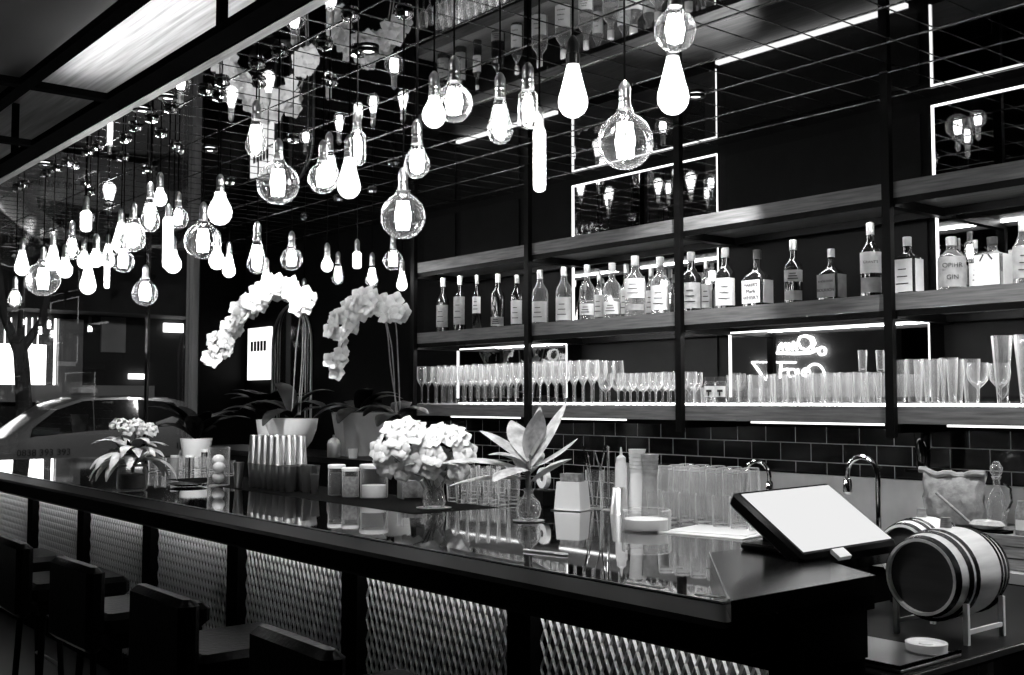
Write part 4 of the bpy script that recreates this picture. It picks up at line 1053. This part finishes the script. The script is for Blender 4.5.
# ------------------------------------------------------------------ neon sign on the opposite wall (seen in the mirror)
struct('wall_partition', MB().box((-9.6,-1.75,0),(-6.7,-1.62,3.0)), 'wall_grey', smooth=False)
YV = 2*(4.675-.011) + 1.58
def nv(x, y):
    q = onY(x,y,YV); return (q.x, -1.58, q.z)
c0 = nv(797,352)
o = thing('neon_sign','glowing white neon script on the grey wall facing the shelves, seen in the mirror','neon sign',(c0[0],-1.615,c0[2]))
def neon(px, nm='neon_tube', r=.014):
    pts = [Vector(nv(x,y)) - Vector((c0[0],-1.615,c0[2])) for x,y in px]
    MB().tube(pts, r, 6).obj(nm,'neon',o)
def circ(cx,cy,r1,r2,a0,a1,n=14): return [(cx+r1*math.cos(a0+(a1-a0)*i/n), cy+r2*math.sin(a0+(a1-a0)*i/n)) for i in range(n+1)]
neon(circ(822,351,3.6,3.8,0,2*PI)); neon([(776,353),(795,353.5),(810,352.5),(818,349)],r=.018)
neon([(812,348),(815,343),(813,338),(806,335.5),(800,337),(798,342),(801,348),(807,350),(812,345),(811,339),(806,336)])
neon([(797,350),(795,344),(793,342)]); neon([(793,350),(791,344),(789,343),(789,350)]); neon([(787,350),(785,343),(783,344),(783,350),(781,343),(779,346),(778,352)])
neon([(752,362),(796,362.5)],r=.010); neon([(752,362),(764,378)],r=.012); neon([(756,366),(766,380),(770,366),(774,380)],r=.010)
neon([(781,362),(780,380)]); neon([(781,370),(788,369)]); neon(circ(792,373,4,4,0,2*PI),r=.010); neon([(799,378),(798,369),(795,371)],r=.010); neon(circ(815,378,10,14,PI,2*PI),r=.012); neon(circ(806,373,4,4.5,PI*.2,2*PI),r=.010)

# ------------------------------------------------------------------ street beyond the window
struct('street_ground', MB().box((-45,-20,-.22),(WX-.2,30,-.12)), 'asphalt', smooth=False)
car = thing('parked_taxi','pale taxi people carrier with roof sign parked outside the window','car',(-20.5,6.95,-.12),-PI/2)  # local +x = forward (toward -Y)
# local: x forward, y left. World: rot -90deg => forward = -Y, local left(+y) = +X (faces the window)
st = [ # x, zbottom, zbelt, zroof, halfwidth belt, halfwidth roof
 (-1.62,.45,1.0,1.02,.70,.60),(-1.58,.32,1.09,1.38,.80,.62),(-1.45,.28,1.13,1.66,.85,.64),(-1.1,.26,1.14,1.73,.87,.66),(-.3,.26,1.13,1.77,.88,.68),(.5,.26,1.11,1.74,.88,.67),
 (.95,.26,1.09,1.60,.88,.66),(1.35,.26,1.06,1.32,.88,.66),(1.72,.26,.96,1.04,.87,.66),(2.2,.28,.90,.97,.85,.64),(2.6,.34,.80,.86,.78,.58),(2.72,.45,.66,.70,.66,.5)]
g = MB(); vs=[]; fs=[]
for x,zb0,zbe,zr,hb,hr in st:
    half = [(hb*.96,zb0),(hb*1.0,(zb0+zbe)/2),(hb,zbe),(hr+ (hb-hr)*.35,zbe+(zr-zbe)*.6),(hr,zr-.03*(zr-zbe)),(hr*.7,zr+.015)]
    ring = [(x,y_,z_) for y_,z_ in half] + [(x,-y_,z_) for y_,z_ in half[::-1]]
    vs += ring
m_ = 12
for i in range(len(st)-1):
    for k_ in range(m_): fs.append((i*m_+k_, i*m_+(k_+1)%m_, (i+1)*m_+(k_+1)%m_, (i+1)*m_+k_))
fs.append(tuple(range(m_))[::-1]); fs.append(tuple((len(st)-1)*m_+k_ for k_ in range(m_)))
g.add(vs,fs); g.obj('body','car_paint',car,smooth=50)
def side_win(pts, nm, mat='car_glass', off=.012):
    for s in (1,-1):
        vs = []
        for x,f in pts: # f 0 belt .. 1 roof
            j = max(i for i in range(len(st)) if st[i][0] <= x); j = min(j,len(st)-2)
            t = (x-st[j][0])/(st[j+1][0]-st[j][0]); q = [st[j][k_]+(st[j+1][k_]-st[j][k_])*t for k_ in range(6)]
            zz = q[2]+(q[3]-q[2])*f; yy = q[4]+( (q[5]+(q[4]-q[5])*.35)-q[4])*min(1,f/.6) if f<.6 else q[5]+(q[4]-q[5])*.35*(1-(f-.6)/.37)
            vs.append((x,s*(yy+off),zz))
        n = len(vs); inner = [(v[0],v[1]-s*off*1.5,v[2]) for v in vs]
        MB().add(vs+inner,[tuple(range(n)),tuple(range(2*n-1,n-1,-1))]+[(i,(i+1)%n,n+(i+1)%n,n+i) for i in range(n)]).obj(nm,mat,car,smooth=False)
side_win([(-1.32,.18),(-1.36,.45),(-1.15,.88),(-.475,.92),(-.45,.10)],'side_window')
side_win([(-.44,.10),(-.465,.92),(.32,.92),(.345,.08)],'side_window')
side_win([(.36,.08),(.335,.92),(.52,.9),(.95,.85),(1.35,.60),(1.42,.1)],'side_window')
for x in (-1.0,1.75):
    for s in (1,-1): MB().solid([(.14,-.09),(.33,-.09),(.345,-.05),(.345,.05),(.33,.09),(.14,.09)],24,Matrix.Translation((x,s*.80,.345)) @ Matrix.Rotation(PI/2,4,'X')).obj('wheel','rubber',car)
MB().box((.1,-.3,1.79),(.45,.3,1.93),bev=.04).obj('roof_sign','label_grey',car)
text_obj('lettering','0838 393 393',.16,'ink',car,(1.2,.905,.80),(PI/2,0,PI),.002)
text_obj('lettering','1834',.16,'ink',car,(-1.28,.885,.86),(PI/2,0,PI),.002)
# buildings
bl = thing('shop_building','long dark shop building across the street with a bright glazed front','building',(-27,6,-.12))
Ob = (-27,6,-.12)
def fx(x): return onX(x,350,-27).y
MB().box((-4,-22,0),(0,18,8)).obj('wall','facade_dark',bl,smooth=False)
MB().box((.0001,-22,3.75),(1.2,18,4.5)).obj('canopy','facade_dark',bl,smooth=False)
def fb(x0,x1,y0,y1,mat,nm,d=.05,d0=.0002):
    A_ = onX(x0,y1,-27); B_ = onX(x1,y0,-27)
    return MB().box((d0,A_.y-6,A_.z+.12),(d,B_.y-6,B_.z+.12)).obj(nm,mat,bl,smooth=False)
fb(-60,46,345,385,'shop_light','shop_window',.04)
for x in (-6,3,9,18,24,30,36): fb(x,x+1.5,318,350,'shop_light','lamp_strip',.12,.06)
fb(52,55,319,385,'shop_light','lamp_strip',.14,.06)
fb(56,82,320,388,'facade_grey','panel',.12)
fb(56,74,362,366,'label_paper','panel_band',.14,.1201)
fb(-60,150,386,402,'facade_grey','low_wall',.3)
fb(128,145,374,379,'shop_light','lamp_strip',.1); fb(163,182,324,332,'shop_light','lamp_strip',.1)
fb(100,125,318,352,'facade_grey','awning',.08)
# street tree
q = onX(24,400,-22)
o = thing('street_tree','dark forked tree trunk standing across the street','tree',(-22,q.y,-.12))
MB().tube([(0,0,0),(0,.03,1.2),(0,-.05,2.3),(0,-.12,2.9)],.17,10,.13).obj('trunk','bark',o)
MB().tube([(0,-.12,2.6),(0,-.4,3.3),(0,-.6,4.8)],.10,8,.05).obj('branch','bark',o)
MB().tube([(0,-.1,2.6),(0,.28,3.2),(0,.55,4.8)],.10,8,.05).obj('branch','bark',o)
MB().tube([(0,-.1,2.8),(.1,-.1,3.6),(0,.1,5.0)],.07,8,.04).obj('branch','bark',o)
g = MB(); rnd = random.Random(5)
for i in range(900):
    v = Vector((rnd.gauss(0,.6),rnd.gauss(0,1.2),rnd.gauss(0,.45)))+Vector((0,0,5.4))
    g.leaf(v,rnd.uniform(0,6),.35,.2,rnd.uniform(-.5,.8),.5,.2,2)
t_ = g.obj('foliage','dark_leaf',o)

# ------------------------------------------------------------------ lights
W = bpy.data.worlds.new('world'); scene.world = W; W.use_nodes = True
W.node_tree.nodes['Background'].inputs[0].default_value = (.02,.02,.02,1); W.node_tree.nodes['Background'].inputs[1].default_value = .2
def downlight(X, Y, target, power, size=50):
    o = thing('ceiling_spotlight','small recessed ceiling spotlight','spotlight',(X,Y,CEIL-.002))
    MB().lathe([(.03,-.001),(.045,-.001),(.045,-.012),(.03,-.016),(.03,-.001)],20).obj('ring','black_steel',o)
    MB().solid([(.028,-.006),(.028,-.002)],16).obj('lamp','downlight',o)
    spot((X,Y,CEIL-.02), target, power, size)
    return o
DL = [(-5.9,2.6,(-7.0,3.5,1.8),260,50,'recessed ceiling spotlight aimed at the big orchid'),
      (-3.8,2.35,(-4.3,2.7,1.2),120,60,'recessed ceiling spotlight over the middle of the bar'),
      (-2.2,2.3,(-2.6,2.9,1.1),150,55,'recessed ceiling spotlight over the vases near the till'),
      (-1.2,3.3,(-1.7,3.05,1.1),150,40,'recessed ceiling spotlight over the barrel'),
      (-1.8,3.6,(-2.4,4.4,1.1),150,60,'recessed ceiling spotlight over the crate and sack'),
      (-5.3,1.98,(-5.87,2.15,1.3),120,40,'added ceiling spotlight brightening the leafy jar plant'),  # added to give the pale leaves more light
      (-3.4,3.9,(-4.3,4.72,1.1),150,70,'added ceiling spotlight brightening the steel splashback'),  # added to lift the steel behind the sink
      (-5.0,1.99,(-5.4,2.75,1.1),110,45,'added ceiling spotlight brightening the block of steel cups'),  # added front light for the shadowed lower cups
      (-3.0,1.99,(-3.9,2.8,1.3),110,50,'added front-edge ceiling spotlight brightening the bouquet'),  # added front light for the undersides of the blossoms
      (-6.9,1.99,(-7.3,2.9,1.2),70,60,'recessed ceiling spotlight farthest along the bar')]
for X,Y,T,Pw,Sz,lb in DL:
    o = downlight(X,Y,T,Pw,Sz); o['label'] = lb
# uplight washing the wooden soffit
area((-5.1,1.845,3.08),(-5.1,2.03,3.36),11,1.9,.03)
# added fill light to brighten the wood fronts and frames
area((-3.5,.2,3.3),(-3.5,4.3,2.2),10,1.6,.5)
# street lamps
for y_ in (3,10):
    l = bpy.data.lights.new('street_lamp_light','POINT'); l.energy = 1000; l.shadow_soft_size = .3
    oo = bpy.data.objects.new('street_lamp_light', l); C.objects.link(oo); oo.location = (-14.5,y_,5.5)
# colour management
vs_ = scene.view_settings; vs_.view_transform = 'Standard'; vs_.look = 'None'; vs_.exposure = 0; vs_.gamma = 1; vs_.use_curve_mapping = False
scene.cycles.max_bounces = 10; scene.cycles.transparent_max_bounces = 24; scene.cycles.glossy_bounces = 5; scene.cycles.transmission_bounces = 6; scene.cycles.diffuse_bounces = 2
scene.cycles.caustics_reflective = True; scene.cycles.caustics_refractive = False
scene.cycles.use_denoising = True; scene.cycles.sample_clamp_indirect = 6
